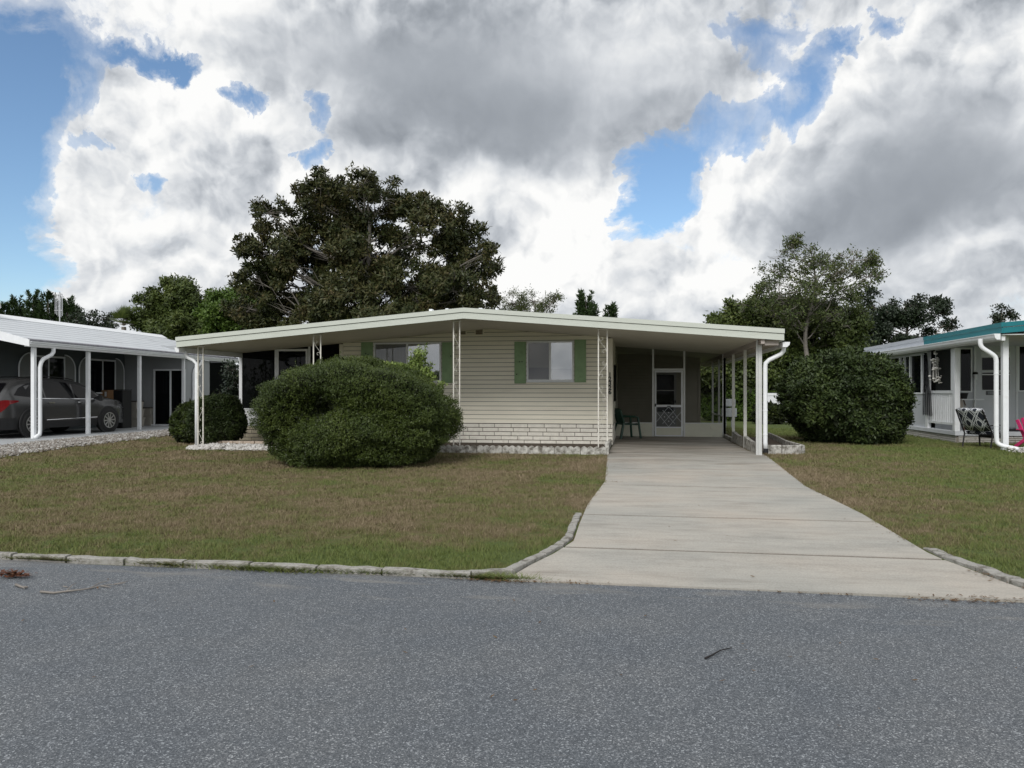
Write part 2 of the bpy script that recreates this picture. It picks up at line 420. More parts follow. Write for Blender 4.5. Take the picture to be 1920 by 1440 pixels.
xs = [-600,-120,-40,-20,-16,-14.2]+[round(-13.8+.2*i,2) for i in range(13)]+[-11,-8,-4,0,4,8,16,40,120,600]
ys = [-300,-60,-8,5.9,6.2,7,9,10,11,12,13,14,15,16.5,20,30,60,200,1500]
g = MB(); nx = len(xs)
for y in ys:
    for x in xs: g.v.append((x, y, gz(x, y)-(.012 if y <= 6.2 else 0)))
for j in range(len(ys)-1):
    for i in range(nx-1):
        a = j*nx+i; g.f.append((a, a+1, a+nx+1, a+nx))
o = g.build('ground', lawn_soil, smooth=True); struct(o, 'brown and green lawn ground under the grass', 'ground')

# asphalt road
m, nt, N, L = newmat('asphalt')
out = N.new('ShaderNodeOutputMaterial'); b = N.new('ShaderNodeBsdfPrincipled'); L.new(b.outputs[0], out.inputs[0])
tc = N.new('ShaderNodeTexCoord')
def vor(s):
    n = N.new('ShaderNodeTexVoronoi'); n.inputs['Scale'].default_value = s; L.new(tc.outputs['Object'], n.inputs[0]); return n
v1, v2 = vor(140), vor(280)
r1 = ramp(N, [(0,(.045,.05,.056)),(.35,(.075,.081,.088)),(.62,(.125,.131,.138)),(.84,(.20,.205,.21)),(.93,(.36,.365,.37)),(1,(.62,.62,.62))])
r2 = ramp(N, [(0,(.060,.066,.073)),(.5,(.105,.11,.118)),(.88,(.19,.195,.20)),(1,(.42,.42,.42))])
for vv, rr in ((v1, r1), (v2, r2)):
    sx = N.new('ShaderNodeSeparateColor'); L.new(vv.outputs['Color'], sx.inputs[0]); L.new(sx.outputs[0], rr.inputs[0])
mx = N.new('ShaderNodeMix'); mx.data_type = 'RGBA'; mx.inputs[0].default_value = .45; L.new(r1.outputs[0], mx.inputs[6]); L.new(r2.outputs[0], mx.inputs[7])
nb = N.new('ShaderNodeTexNoise'); nb.inputs['Scale'].default_value = .9; nb.inputs['Detail'].default_value = 8; nb.inputs['Roughness'].default_value = .62; L.new(tc.outputs['Object'], nb.inputs[0])
rb = ramp(N, [(.28,(.70,.76,.83)),(.5,(.83,.87,.91)),(.74,(1.0,1.01,1.01))]); L.new(nb.outputs[0], rb.inputs[0])
mm = N.new('ShaderNodeMix'); mm.data_type = 'RGBA'; mm.blend_type = 'MULTIPLY'; mm.inputs[0].default_value = 1; L.new(mx.outputs[2], mm.inputs[6]); L.new(rb.outputs[0], mm.inputs[7])
# sand washed to the kerb and pale scuffs
ns = N.new('ShaderNodeTexNoise'); ns.inputs['Scale'].default_value = 1.6; ns.inputs['Detail'].default_value = 7
mp = N.new('ShaderNodeMapping'); mp.inputs['Scale'].default_value = (.7,3,1); L.new(tc.outputs['Object'], mp.inputs[0]); L.new(mp.outputs[0], ns.inputs[0])
spz = N.new('ShaderNodeSeparateXYZ'); L.new(tc.outputs['Object'], spz.inputs[0])
e1 = N.new('ShaderNodeMapRange'); L.new(spz.outputs[1], e1.inputs[0]); e1.inputs[1].default_value = 5.1; e1.inputs[2].default_value = 6.2; e1.inputs[3].default_value = -.05; e1.inputs[4].default_value = .16
ad = N.new('ShaderNodeMath'); ad.operation = 'ADD'; L.new(ns.outputs[0], ad.inputs[0]); L.new(e1.outputs[0], ad.inputs[1])
e2 = N.new('ShaderNodeMapRange'); L.new(ad.outputs[0], e2.inputs[0]); e2.inputs[1].default_value = .64; e2.inputs[2].default_value = .82; e2.inputs[4].default_value = .6
ms = N.new('ShaderNodeMix'); ms.data_type = 'RGBA'; L.new(e2.outputs[0], ms.inputs[0]); L.new(mm.outputs[2], ms.inputs[6]); ms.inputs[7].default_value = (.23,.22,.20,1)
L.new(ms.outputs[2], b.inputs['Base Color']); b.inputs['Roughness'].default_value = .75; b.inputs['Specular IOR Level'].default_value = .35
bp = N.new('ShaderNodeBump'); bp.inputs['Strength'].default_value = .6; bp.inputs['Distance'].default_value = .004; L.new(v1.outputs['Distance'], bp.inputs['Height']); L.new(bp.outputs[0], b.inputs['Normal'])
asphalt = m
rd = MB(); edge = []
for i in range(161):
    x = -80+i; edge.append((x, 6.2+.02*math.sin(x*1.7)+.012*math.sin(x*5.1)))
for i in range(160):
    rd.quad((edge[i][0],-3,.0),(edge[i+1][0],-3,.0),(edge[i+1][0],edge[i+1][1],.0),(edge[i][0],edge[i][1],.0))
o = rd.build('road', asphalt); struct(o, 'grey asphalt road with pale speckled stones', 'road')

# drive: poured panels with open joints
Lp = [(948,1089),(992,1063),(1040,1039),(1076,1016),(1086,985),(1102,947),(1135,903),(1139,853),(1150,833)]
Rp = [(1990,1130),(1907,1103),(1747,1043),(1680,1003),(1613,963),(1510,913),(1433,853)]
def curve(lst, far):
    q = sorted([(gp(*p)[1], gp(*p)[0]) for p in lst]); q = [(6.19, q[0][1])]+[t for t in q if t[0] > 6.22]+far
    return np.array([t[0] for t in q]), np.array([t[1] for t in q])
Ly, Lx = curve(Lp, [(20,-.58),(26,-.58)]); Ry, Rx = curve(Rp, [(18.4,2.72),(26,2.72)])
def dL(y): return float(np.interp(y, Ly, Lx))
def dR(y): return float(np.interp(y, Ry, Rx))
m, nt, N, L = newmat('drive_concrete')
out = N.new('ShaderNodeOutputMaterial'); b = N.new('ShaderNodeBsdfPrincipled'); L.new(b.outputs[0], out.inputs[0])
tc = N.new('ShaderNodeTexCoord'); mp = N.new('ShaderNodeMapping'); L.new(tc.outputs['Object'], mp.inputs[0]); mp.inputs['Scale'].default_value = (.7,2.6,1)
n1 = N.new('ShaderNodeTexNoise'); n1.inputs['Scale'].default_value = 1.6; n1.inputs['Detail'].default_value = 9; n1.inputs['Roughness'].default_value = .72; L.new(mp.outputs[0], n1.inputs[0])
r = ramp(N, [(.22,(.225,.212,.188)),(.36,(.325,.308,.278)),(.52,(.385,.365,.33)),(.75,(.43,.408,.37))]); L.new(n1.outputs[0], r.inputs[0])
n2 = N.new('ShaderNodeTexNoise'); n2.inputs['Scale'].default_value = .6; n2.inputs['Detail'].default_value = 4; L.new(tc.outputs['Object'], n2.inputs[0])
r2 = ramp(N, [(.32,(.84,.87,.88)),(.5,(.97,.97,.96)),(.68,(1.04,.99,.95))]); L.new(n2.outputs[0], r2.inputs[0])
mm = N.new('ShaderNodeMix'); mm.data_type = 'RGBA'; mm.blend_type = 'MULTIPLY'; mm.inputs[0].default_value = 1; L.new(r.outputs[0], mm.inputs[6]); L.new(r2.outputs[0], mm.inputs[7])
n4 = N.new('ShaderNodeTexNoise'); n4.inputs['Scale'].default_value = 60; n4.inputs['Detail'].default_value = 3; L.new(tc.outputs['Object'], n4.inputs[0])
r4 = ramp(N, [(.3,(.88,.88,.88)),(.7,(1.1,1.1,1.1))]); L.new(n4.outputs[0], r4.inputs[0])
m4 = N.new('ShaderNodeMix'); m4.data_type = 'RGBA'; m4.blend_type = 'MULTIPLY'; m4.inputs[0].default_value = 1; L.new(mm.outputs[2], m4.inputs[6]); L.new(r4.outputs[0], m4.inputs[7])
# old tyre and water stains under the carport: browner concrete
spz = N.new('ShaderNodeSeparateXYZ'); L.new(tc.outputs['Object'], spz.inputs[0])
n5 = N.new('ShaderNodeTexNoise'); n5.inputs['Scale'].default_value = 1.1; n5.inputs['Detail'].default_value = 8; n5.inputs['Roughness'].default_value = .7; mp5 = N.new('ShaderNodeMapping'); mp5.inputs['Scale'].default_value = (.45,2.2,1); L.new(tc.outputs['Object'], mp5.inputs[0]); L.new(mp5.outputs[0], n5.inputs[0])
a5 = N.new('ShaderNodeMapRange'); L.new(spz.outputs[1], a5.inputs[0]); a5.inputs[1].default_value = 12; a5.inputs[2].default_value = 19; a5.inputs[3].default_value = -.12; a5.inputs[4].default_value = .12
s5 = N.new('ShaderNodeMath'); L.new(n5.outputs[0], s5.inputs[0]); L.new(a5.outputs[0], s5.inputs[1])
e5 = N.new('ShaderNodeMapRange'); L.new(s5.outputs[0], e5.inputs[0]); e5.inputs[1].default_value = .46; e5.inputs[2].default_value = .70; e5.inputs[4].default_value = .8
m5 = N.new('ShaderNodeMix'); m5.data_type = 'RGBA'; L.new(e5.outputs[0], m5.inputs[0]); L.new(m4.outputs[2], m5.inputs[6]); m5.inputs[7].default_value = (.165,.145,.12,1)
L.new(m5.outputs[2], b.inputs['Base Color']); b.inputs['Roughness'].default_value = .85; b.inputs['Specular IOR Level'].default_value = .25
bp = N.new('ShaderNodeBump'); bp.inputs['Strength'].default_value = .35; bp.inputs['Distance'].default_value = .006; L.new(n4.outputs[0], bp.inputs['Height']); L.new(bp.outputs[0], b.inputs['Normal'])
drive_m = m
dv = MB(); joints = [6.19,7.5,9.35,12.0,15.2,17.6,20.8,24.02]
for a, bb in zip(joints[:-1], joints[1:]):
    a2, b2 = a+.028, bb-.028; n = max(2, int((b2-a2)/.25)); prev = None
    for i in range(n+1):
        y = a2+(b2-a2)*i/n
        row = []
        for k in range(7):
            x = dL(y)+(dR(y)-dL(y))*k/6
            row.append((x, y, gz(x, y)+.012))
        if prev:
            for k in range(6): dv.quad(prev[k], prev[k+1], row[k+1], row[k])
            for e in (0, 6): dv.quad(prev[e], row[e], (row[e][0],row[e][1],row[e][2]-.06), (prev[e][0],prev[e][1],prev[e][2]-.06))
        else:
            for k in range(6): dv.quad(row[k], row[k+1], (*row[k+1][:2], row[k+1][2]-.06), (*row[k][:2], row[k][2]-.06))
        prev = row
    for k in range(6): dv.quad(prev[k], prev[k+1], (*prev[k+1][:2], prev[k+1][2]-.06), (*prev[k][:2], prev[k][2]-.06))
o = dv.build('driveway', drive_m); struct(o, 'pale concrete driveway running up into the open carport', 'driveway')
# dark sand bed seen in the joints
jb = MB()
for y in joints[1:-1]: jb.quad((dL(y)+.02,y-.03,gz(0,y)+.004),(dR(y)-.02,y-.03,gz(0,y)+.004),(dR(y)-.02,y+.03,gz(0,y)+.004),(dL(y)+.02,y+.03,gz(0,y)+.004))
o = jb.build('joint_sand', soil_m); struct(o, 'dark sand in the driveway joints', 'joint sand')

# kerb of cast blocks, along the road and round into the drive mouth
kerb_m = M('kerb_concrete', (.37,.36,.335), .9, .28, 9, bump=1, bscale=45, dirt=(.13,.12,.10), dscale=9, dlo=.43, dhi=.64)
kb = MB()
def kerb_block(p, q, w, h0, h1):
    p, q = Vector(p), Vector(q); d = (q-p).normalized(); n = Vector((-d.y, d.x)); 
    p = p+d*.010; q = q-d*.010
    jit = lambda: rng.uniform(-.008,.008)
    rings = []
    for t in np.linspace(0, 1, 5):
        c = p.lerp(q, t); hh = h0+(h1-h0)*t+jit()
        za = gz(c.x, c.y)
        a, bq = c+n*jit(), c+n*(w+jit())
        rings.append([(a.x,a.y,za-.03),(a.x,a.y,za+hh-.008),(a.x+n.x*.008,a.y+n.y*.008,za+hh),(bq.x-n.x*.008,bq.y-n.y*.008,za+hh),(bq.x,bq.y,za+hh-.008),(bq.x,bq.y,za-.03)])
    kb.loft(rings)
x = -40.0
while x < -1.62:
    l = .62+rng.uniform(-.05,.05); q = min(x+l, -1.36)
    if q > -1.7: q = -1.36
    kerb_block((x, 6.23), (q, 6.23), .085, .05, .05); x = q
cv = [(-1.36,6.23)]+[(dL(y)-.025, y) for y in (6.42,6.75,7.1,7.5,7.95,8.45,8.95,9.45)]
for i in range(len(cv)-1): kerb_block(cv[i], cv[i+1], .085, .05-.004*i, .046-.004*i)
cv = [(dR(y)+.04, y) for y in (8.0,7.6,7.15,6.75,6.45,6.3)]
for i in range(len(cv)-1): kerb_block(cv[i], cv[i+1], .11, .02+.008*i, .03+.008*i)
x = cv[-1][0]
while x < 40: kerb_block((x, 6.25), (x+.62, 6.25), .11, .07, .07); x += .62
o = kb.build('kerb', kerb_m); struct(o, 'low worn concrete kerb of cast blocks along the lawn', 'kerb')

# neighbour's slab, in the neighbour's own axes (v along the house, w towards the drive side)
NA = R(2.68)
NO = Vector((-16.2, 18.09, 0)); NV = Vector((-math.sin(NA), math.cos(NA), 0)); NW = Vector((math.cos(NA), math.sin(NA), 0))
def nb(v, w, z): return NO+NV*v+NW*w+Vector((0,0,z))
def nbox(mb, v0, v1, w0, w1, z0, z1):
    n = len(mb.v)
    for z in (z0, z1):
        for v, w in ((v0,w0),(v0,w1),(v1,w1),(v1,w0)): mb.v.append(tuple(nb(v, w, z)))
    mb.f += [tuple(n+i for i in q) for q in ((0,3,2,1),(4,5,6,7),(0,1,5,4),(1,2,6,5),(2,3,7,6),(3,0,4,7))]
    return mb
slab_m = M('grey_slab', (.36,.375,.385), .7, .1, 2, bump=.2, bscale=50, dirt=(.25,.25,.25), dscale=1.5)
s = MB(); nbox(s, -9, 13, -8, 1.15, .1, .30)
o = s.build('neighbour_slab', slab_m); struct(o, 'painted grey concrete carport slab of the left neighbour', 'slab')

# gravel
def stones(name, pts, s0, s1, mat):
    base = np.array([(1,0,0),(-1,0,0),(0,1,0),(0,-1,0),(0,0,1),(0,0,-1)], float)
    fc = np.array([(0,2,4),(2,1,4),(1,3,4),(3,0,4),(2,0,5),(1,2,5),(3,1,5),(0,3,5)])
    n = len(pts); sc_ = rng.uniform(s0, s1, (n,1,1))*rng.uniform(.6,1.2,(n,1,3)); a = rng.uniform(0, 2*np.pi, n)
    V = base[None]*sc_*rng.uniform(.75,1.25,(n,6,1))
    ca, sa = np.cos(a)[:,None], np.sin(a)[:,None]
    X = V[:,:,0]*ca-V[:,:,1]*sa; Y = V[:,:,0]*sa+V[:,:,1]*ca
    V = np.stack([X,Y,V[:,:,2]*.75],-1)+np.asarray(pts)[:,None,:]
    Fc = fc[None]+(np.arange(n)*6)[:,None,None]
    return np_mesh(name, V.reshape(-1,3), Fc.reshape(-1,3), mat, per=3)
gravel_m = leafmat('gravel_stones', [(.07,.065,.06),(.26,.24,.215),(.16,.14,.12),(.46,.45,.43),(.33,.31,.28)], .8, 0, .2, 3)
pts = []
for _ in range(15000):
    v, w = rng.uniform(-7, 7.4), rng.uniform(1.16, 3.1)
    if w > 2.95-.06*max(0,v)+rng.normal(0,.08): continue
    p = nb(v, w, 0); pts.append((p.x, p.y, gz(p.x,p.y)+rng.uniform(.0,.03)))
o = stones('gravel', pts, .022, .05, gravel_m); tag(o, 'strip of pale mixed gravel between the lawn and the grey slab', 'gravel', kind='stuff')
pts = []
for _ in range(2600):
    x, y = rng.uniform(-10.95, -8.4), rng.uniform(16.75, 17.75)
    e = ((x+9.7)/1.3)**4+((y-17.22)/.5)**2
    if e > 1+rng.normal(0,.08): continue
    pts.append((x, y, gz(x,y)+.10*(1-e)**.5*rng.uniform(.3,1) if e < 1 else gz(x,y)+.01))
rock_m = leafmat('white_rocks', [(.18,.17,.15),(.44,.42,.39),(.58,.57,.55),(.36,.34,.31)], .8, 0, .2, 3)
o = stones('white_rocks', pts, .035, .07, rock_m); tag(o, 'bed of white landscape rocks round the left corner post', 'rocks', kind='stuff')
pts = [(rng.normal(9.35,.28), rng.normal(18.9,.45), gz(9,19)+abs(rng.normal(0,.06))) for _ in range(420)]
o = stones('rocks_by_post', pts, .035, .07, rock_m); o.name = 'white_rocks'; tag(o, 'loose white rocks beside the post of the teal-edged house', 'rocks', kind='stuff')

# grass blades
from mathutils import noise as mnoise
def in_lawn(x, y):
    if y < 6.26: return False
    if dL(y)+.03*rng.random()-(.13 if y < 9.5 else 0) < x < dR(y)-.035*rng.random()+(.12 if y < 8 else 0): return False
    q = Vector((x, y, 0))-NO; v, w = q.dot(NV), q.dot(NW)
    if w < 2.9-.06*max(0,v): return False
    if 16.85 < y < 40 and -11.2 < x < 2.85: return False
    if 17.9 < y < 24 and x < 3.85 and x > 2: return False
    if ((x+9.7)/1.35)**4+((y-17.22)/.55)**2 < 1: return False
    if y > 22.4 and x > 8.85: return False
    return True
def blades(name, n, xr, yr, h0, h1, w, mat, test=in_lawn, power=1.5):
    P = []
    dmin = max(6.2, yr[0])
    while len(P) < n:
        X = rng.uniform(*xr, 40000); Y = rng.uniform(*yr, 40000); D = np.hypot(X, Y)
        k = rng.random(40000) < (dmin/D)**power
        u = (X*CT+Y*ST)/(-X*ST+Y*CT)
        k &= np.abs(u) < 1.0
        for x, y in zip(X[k], Y[k]):
            if test(x, y): P.append((x, y, gz(x, y)-.004))
            if len(P) >= n: break
    P = np.array(P[:n]); k = len(P)
    D = np.hypot(P[:,0], P[:,1])
    cl = np.array([mnoise.noise(Vector((x*3.1,y*3.1,0)))+.6*mnoise.noise(Vector((x*9,y*9,3))) for x, y in P[:,:2]])
    h = rng.uniform(h0, h1, k)*np.clip(.95+.9*cl, .35, 1.9); a = rng.uniform(0, 2*np.pi, k); lean = rng.uniform(.1, 1.1, k); la = rng.uniform(0, 2*np.pi, k)
    W = w*(.7+.6*rng.random(k))*np.clip(D/9, .8, 2.2)
    dx, dy = np.cos(a)*W/2, np.sin(a)*W/2
    tip = np.stack([P[:,0]+np.cos(la)*h*lean, P[:,1]+np.sin(la)*h*lean, P[:,2]+h], -1)
    A = np.stack([P[:,0]-dx, P[:,1]-dy, P[:,2]], -1); B = np.stack([P[:,0]+dx, P[:,1]+dy, P[:,2]], -1)
    V = np.stack([A, B, tip], 1).reshape(-1,3)
    return np_mesh(name, V, np.arange(3*k).reshape(-1,3), mat, per=3)
o = blades('grass', 450000, (-20,19), (6.26,30), .016, .052, .0078, grass_m); tag(o, 'short patchy brown and green grass of the front lawns', 'grass', kind='stuff')
# weeds and litter at the kerb foot
weed_c = [gp(px, py) for px, py in ((70,1047),(95,1048),(120,1047),(300,1060),(330,1062),(430,1067),(470,1069),(505,1071),(540,1073),(860,1077),(905,1084),(950,1088),(700,1076),(610,1074))]
P = []
for cx_, cy_ in weed_c:
    for _ in range(420): P.append((cx_+rng.normal(0,.15), min(6.245, cy_+.05+rng.normal(0,.04)), .0))
P = np.array(P); k = len(P); h = rng.uniform(.02,.10,k); la = rng.uniform(0,2*np.pi,k); a = rng.uniform(0,2*np.pi,k); W = .008
A = P-np.stack([np.cos(a)*W/2,np.sin(a)*W/2,0*a],-1); B = P+np.stack([np.cos(a)*W/2,np.sin(a)*W/2,0*a],-1)
T = P+np.stack([np.cos(la)*h*1.2,np.sin(la)*h*1.2,h*.7],-1)
o = np_mesh('weeds', np.stack([A,B,T],1).reshape(-1,3), np.arange(3*k).reshape(-1,3), grass_m, per=3); tag(o, 'weeds and dry clippings growing along the foot of the kerb', 'weeds', kind='stuff')
deadleaf_m = leafmat('dead_leaves', [(.06,.035,.02),(.12,.07,.035),(.16,.11,.06)], .8, .05, .2, 4)
def litter(name, pts, size, mat=deadleaf_m, zs=.012):
    P = np.array(pts); k = len(P); a = rng.uniform(0,2*np.pi,k); l = rng.uniform(.6,1.3,k)*size
    d = np.stack([np.cos(a),np.sin(a),rng.uniform(-.25,.25,k)],-1)*l[:,None]; s = np.stack([-np.sin(a),np.cos(a),rng.uniform(-.3,.3,k)],-1)*(l*.35)[:,None]
    P = P+np.array([0,0,zs])
    V = np.stack([P-d,P+s,P+d,P-s],1).reshape(-1,3)
    return np_mesh(name, V, np.arange(4*k).reshape(-1,4), mat)
pts = []
for px, py, n, sx, sy in ((900,1088,60,.16,.03),(945,1091,70,.14,.03),(1040,1094,40,.2,.015),(1800,1128,90,.22,.03),(1850,1126,60,.2,.03),(1560,1116,30,.3,.015),(1150,905,30,.12,.03),(1690,1010,40,.05,.25),(1850,1082,40,.06,.1),(1440,856,50,.08,.05)):
    x, y = gp(px, py)
    for _ in range(n):
        a, bq = x+rng.normal(0,sx), y+rng.normal(0,sy); pts.append((a, bq, gz(a,bq)+(.012 if bq > 6.2 else 0)))
for _ in range(420):
    x, y = rng.uniform(-11,9), rng.uniform(6.5,16)
    if dL(y) < x < dR(y) and rng.random() < .7: continue
    pts.append((x, y, gz(x,y)+(.03 if not dL(y) < x < dR(y) else .014)))
for _ in range(60): pts.append((rng.uniform(-5,4), rng.uniform(3.6,6.1), .002))
o = litter('leaf_litter', pts, .018); tag(o, 'brown leaf litter along the edge of the driveway and road', 'leaf litter', kind='stuff')
# ================================================================ the cream house in the middle
YF, XL, XR, G0 = 20.0, X_at(637,20.0), X_at(1147,20.0), .16
RIDX, RZ, RK, YFAS, YBK = -3.87, 3.53, .0823, 16.9, 32.0
XRL, XRR = -11.16, 3.24
def rz(x): return RZ-abs(x-RIDX)*RK          # roof top
H = thing('mobile_home', 'cream sided single storey home with low sage trimmed roof and green shutters', 'house', (RIDX, YF, G0))
def part(mb, name, mat, parent=H, **k): return mb.build(name, mat, parent, **k)

# lap siding helper: courses in the plane y = Y, facing -Y
def siding(mb, x0, x1, Y, z0, z1, pitch=.118, top=None, proud=.026):
    z = z0
    while z < z1-.01:
        zt = min(z+pitch, z1); a, b = x0, x1
        if top:
            # clip to the slope
            lim = (RZ-.06-zt)/RK
            a, b = max(x0, RIDX-lim), min(x1, RIDX+lim)
            if b-a < .1: break
        mb.quad((a,Y-proud,z),(b,Y-proud,z),(b,Y-.004,zt-.011),(a,Y-.004,zt-.011))
        mb.quad((a,Y-proud,z),(a,Y,z),(b,Y,z),(b,Y-proud,z))
        z = zt
    return mb
def siding_x(mb, X, y0, y1, z0, z1, side=1, pitch=.118, proud=.016):
    z = z0
    while z < z1-.01:
        zt = min(z+pitch, z1)
        mb.quad((X+side*proud,y0,z),(X+side*proud,y1,z),(X+side*.002,y1,zt),(X+side*.002,y0,zt))
        mb.quad((X+side*proud,y0,z),(X,y0,z),(X,y1,z),(X+side*proud,y1,z))
        z = zt
    return mb
ZB = .725
w = MB(); siding(w, XL+.1, XR-.1, YF, ZB, 3.6, top=True)
siding_x(w, XR, YF+.05, 27.4, .2, rz(XR)-.2, 1)
sh_ = MB(); sh_.box(XL+.02, XR-.03, YF+.004, YF+.10, G0, 2.95); sh_.prism([(XL+.02,2.951),(XR-.03,2.951),(XR-.03,rz(XR)-.1),(RIDX,RZ-.1),(XL+.02,rz(XL)-.1)], 'y', YF+.004, YF+.10); part(sh_, 'lap_shade_sheathing', M('lap_shade_dark', (.05,.045,.035), .9))  # backing coloured dark to draw the shade lines between the siding laps
w.box(XR-.12, XR-.003, YF+.11, YBK-.3, G0, 2.95); w.box(XL, XL+.1, YF+.11, YBK-.3, G0, 2.95)
w.box(XL, XR-.003, YBK-.3, YBK-.2, G0, 2.95)
part(w, 'wall', siding_m)
part(MB().box(XR-.10, XR+.025, YF-.034, YF+.05, ZB-.005, rz(XR)-.262), 'corner_trim', trim_m); part(MB().box(XL, XL+.11, YF-.034, YF+.03, ZB-.005, rz(XL)-.262), 'corner_trim', trim_m)
# brick skirting
def bricks(mb, mo, x0, x1, Y, z0, z1, rows, bl=.44, proud=.03, along='x', face=-1):
    h = (z1-z0)/rows
    for r in range(rows):
        x = x0-(bl/2 if r % 2 else 0)
        while x < x1-.02:
            a, b = max(x, x0)+.008, min(x+bl*rng.uniform(.94,1.06), x1)-.008; x = b+.008
            if b-a < .03: continue
            j = rng.uniform(-.006,.006)
            ya, yb = sorted((Y, Y+face*(proud+j)))
            if along == 'x': mb.box(a, b, ya, yb, z0+r*h+.010, z0+(r+1)*h-.010)
            else: mb.box(ya, yb, a, b, z0+r*h+.006, z0+(r+1)*h-.006)
bk = MB(); bricks(bk, None, XL, XR+.03, YF, G0, ZB-.01, 5); bricks(bk, None, YF+.002, 24, XR-.004, G0, .66, 5, along='y', face=1)
bo = part(bk, 'brick_skirting', brick_m, bevel=.006)
mo = MB(); mo.box(XL+.01, XR-.002, YF-.016, YF+.001, G0, ZB-.02); mo.box(XR-.002, XR+.014, YF+.0, 24, G0, .655)
mo.build('mortar', mortar_m, None); mo_o = col.objects['mortar']; mo_o.parent = bo; mo_o.location = -Vector(H.location)

# roof slab, fascia, soffit
def slope(x0, x1, zo0, zo1):      # polygon in (x,z) following the roof
    xs_ = sorted({x0, x1} | ({RIDX} if x0 < RIDX < x1 else set()))
    return [(x, rz(x)+zo1) for x in xs_]+[(x, rz(x)+zo0) for x in reversed(xs_)]
rf = MB(); rf.prism(slope(XRL+.03, XRR-.03, -.23, -.02), 'y', YFAS+.03, YBK)
roof = part(rf, 'roof', white2)
fa = MB(); fa.prism(slope(XRL+.01, XRR-.01, -.25, -.112), 'y', YFAS, YFAS+.028)
fa.prism(slope(XRL, XRR, -.10, .0), 'y', YFAS-.022, YFAS+.028)
for X0, X1 in ((XRL, XRL+.028), (XRR-.028, XRR)):
    z = rz(X0 if X0 < 0 else X1)
    fa.box(X0, X1, YFAS+.03, YBK, z-.25, z-.004)
fo = part(fa, 'fascia', sage, roof)
dk = MB(); dk.prism(slope(XRL+.005, XRR-.005, -.112, -.10), 'y', YFAS+.004, YFAS+.027); part(dk, 'drip_edge_gap', sage_dk, roof)
so_ = MB(); so_.prism(slope(XRL+.03, XRR-.03, -.242, -.231), 'y', YFAS+.03, YBK-.1); part(so_, 'soffit', soffit_m, roof)
# seam caps on the ridge
for i in range(5): sc_ = MB(); sc_.box(RIDX-.9+i*.4, RIDX-.86+i*.4+rng.uniform(0,.05), YFAS+.25, YFAS+.40, RZ-.12, RZ+.005+.015*rng.random()); part(sc_, 'ridge_vent', white2, roof)

# windows
pane2 = glassmat('screened_window_glass', (.03,.03,.03), .78, 1.0)
def window(name, px0, px1, py0, py1, Y=YF, parent=H, left_dark=True):
    x0, x1 = X_at(px0, Y), X_at(px1, Y); z1, z0 = Z_at(py0, x0, Y), Z_at(py1, x0, Y)
    fr = MB(); t = .045; xm = (x0+x1)/2
    fr.box(x0, x0+t, Y-.07, Y-.018, z0, z1); fr.box(x1-t, x1, Y-.07, Y-.018, z0, z1)
    fr.box(x0+t, x1-t, Y-.07, Y-.018, z1-t, z1); fr.box(x0+t, x1-t, Y-.07, Y-.018, z0, z0+t)
    fr.box(xm-.025, xm+.025, Y-.066, Y-.018, z0+t, z1-t)
    fr.box(x0-.01, x1+.01, Y-.085, Y-.018, z0-.03, z0-.002)
    wo = part(fr, name, white2, parent)
    for a, b, pm in ((x0+t, xm-.025, pane2), (xm+.025, x1-t, pane)):
        part(MB().box(a, b, Y-.05, Y-.046, z0+t, z1-t), 'pane', pm, wo)
    return wo, x0, x1, z0, z1, xm
wo, x0, x1, z0, z1, xm = window('window', 988, 1076, 640, 715)
part(MB().box(x0+.05, xm-.03, YF-.036, YF-.030, z0+.37, z1-.05), 'roller_shade', M('grey_shade', (.40,.38,.35), .9, .05, 3), wo)
part(MB().box(x0+.05, xm-.03, YF-.036, YF-.030, z0+.05, z0+.37), 'lower_blind', curtain_dk, wo)
part(MB().box(xm+.03, x1-.05, YF-.036, YF-.030, z0+.34, z1-.05), 'roller_shade', M('sky_pale_shade', (.80,.83,.84), .9, .04, 3), wo)  # coloured pale to imitate sky reflected in the right half
part(MB().box(xm+.03, x1-.05, YF-.036, YF-.030, z0+.05, z0+.34), 'lower_blind', curtain_dk, wo)
wo2, a0, a1, b0, b1, am = window('window', 702, 828, 643, 716)
part(MB().box(a0+.05, am-.03, YF-.036, YF-.030, b0+.05, b1-.05), 'curtain', M('grey_curtain', (.40,.42,.43), .9, .1, 3, stretch=(6,1,.3)), wo2)
part(MB().box(am+.03, a1-.05, YF-.036, YF-.030, b0+.05, b1-.05), 'curtain', M('pale_curtain', (.55,.58,.60), .9, .1, 3, stretch=(6,1,.3)), wo2)
def shutter(px0, px1, py0, py1, holes=()):
    x0, x1 = X_at(px0, YF), X_at(px1, YF); z1, z0 = Z_at(py0, x0, YF), Z_at(py1, x0, YF)
    s = MB(); s.box(x0, x1, YF-.045, YF-.027, z0, z1)
    o = part(s, 'shutter', green_m, bevel=.004)
    if holes:
        for u, v in holes: hm = MB(); hm.lathe([(.0,0),(.017,0),(.017,.004),(0,.004)], (x0+(x1-x0)*u, YF-.0485, z0+(z1-z0)*v), 'y', 8); part(hm, 'bolt_hole', black_m, o)
shutter(965, 986.5, 641, 719, ((.45,.52),(.66,.52),(.2,.22)))
shutter(1077.5, 1099, 637, 717)
shutter(678, 700, 642, 718, ((.4,.72),(.6,.70),(.5,.63),(.62,.60)))
shutter(829.5, 850, 642, 718, ((.8,.66),))
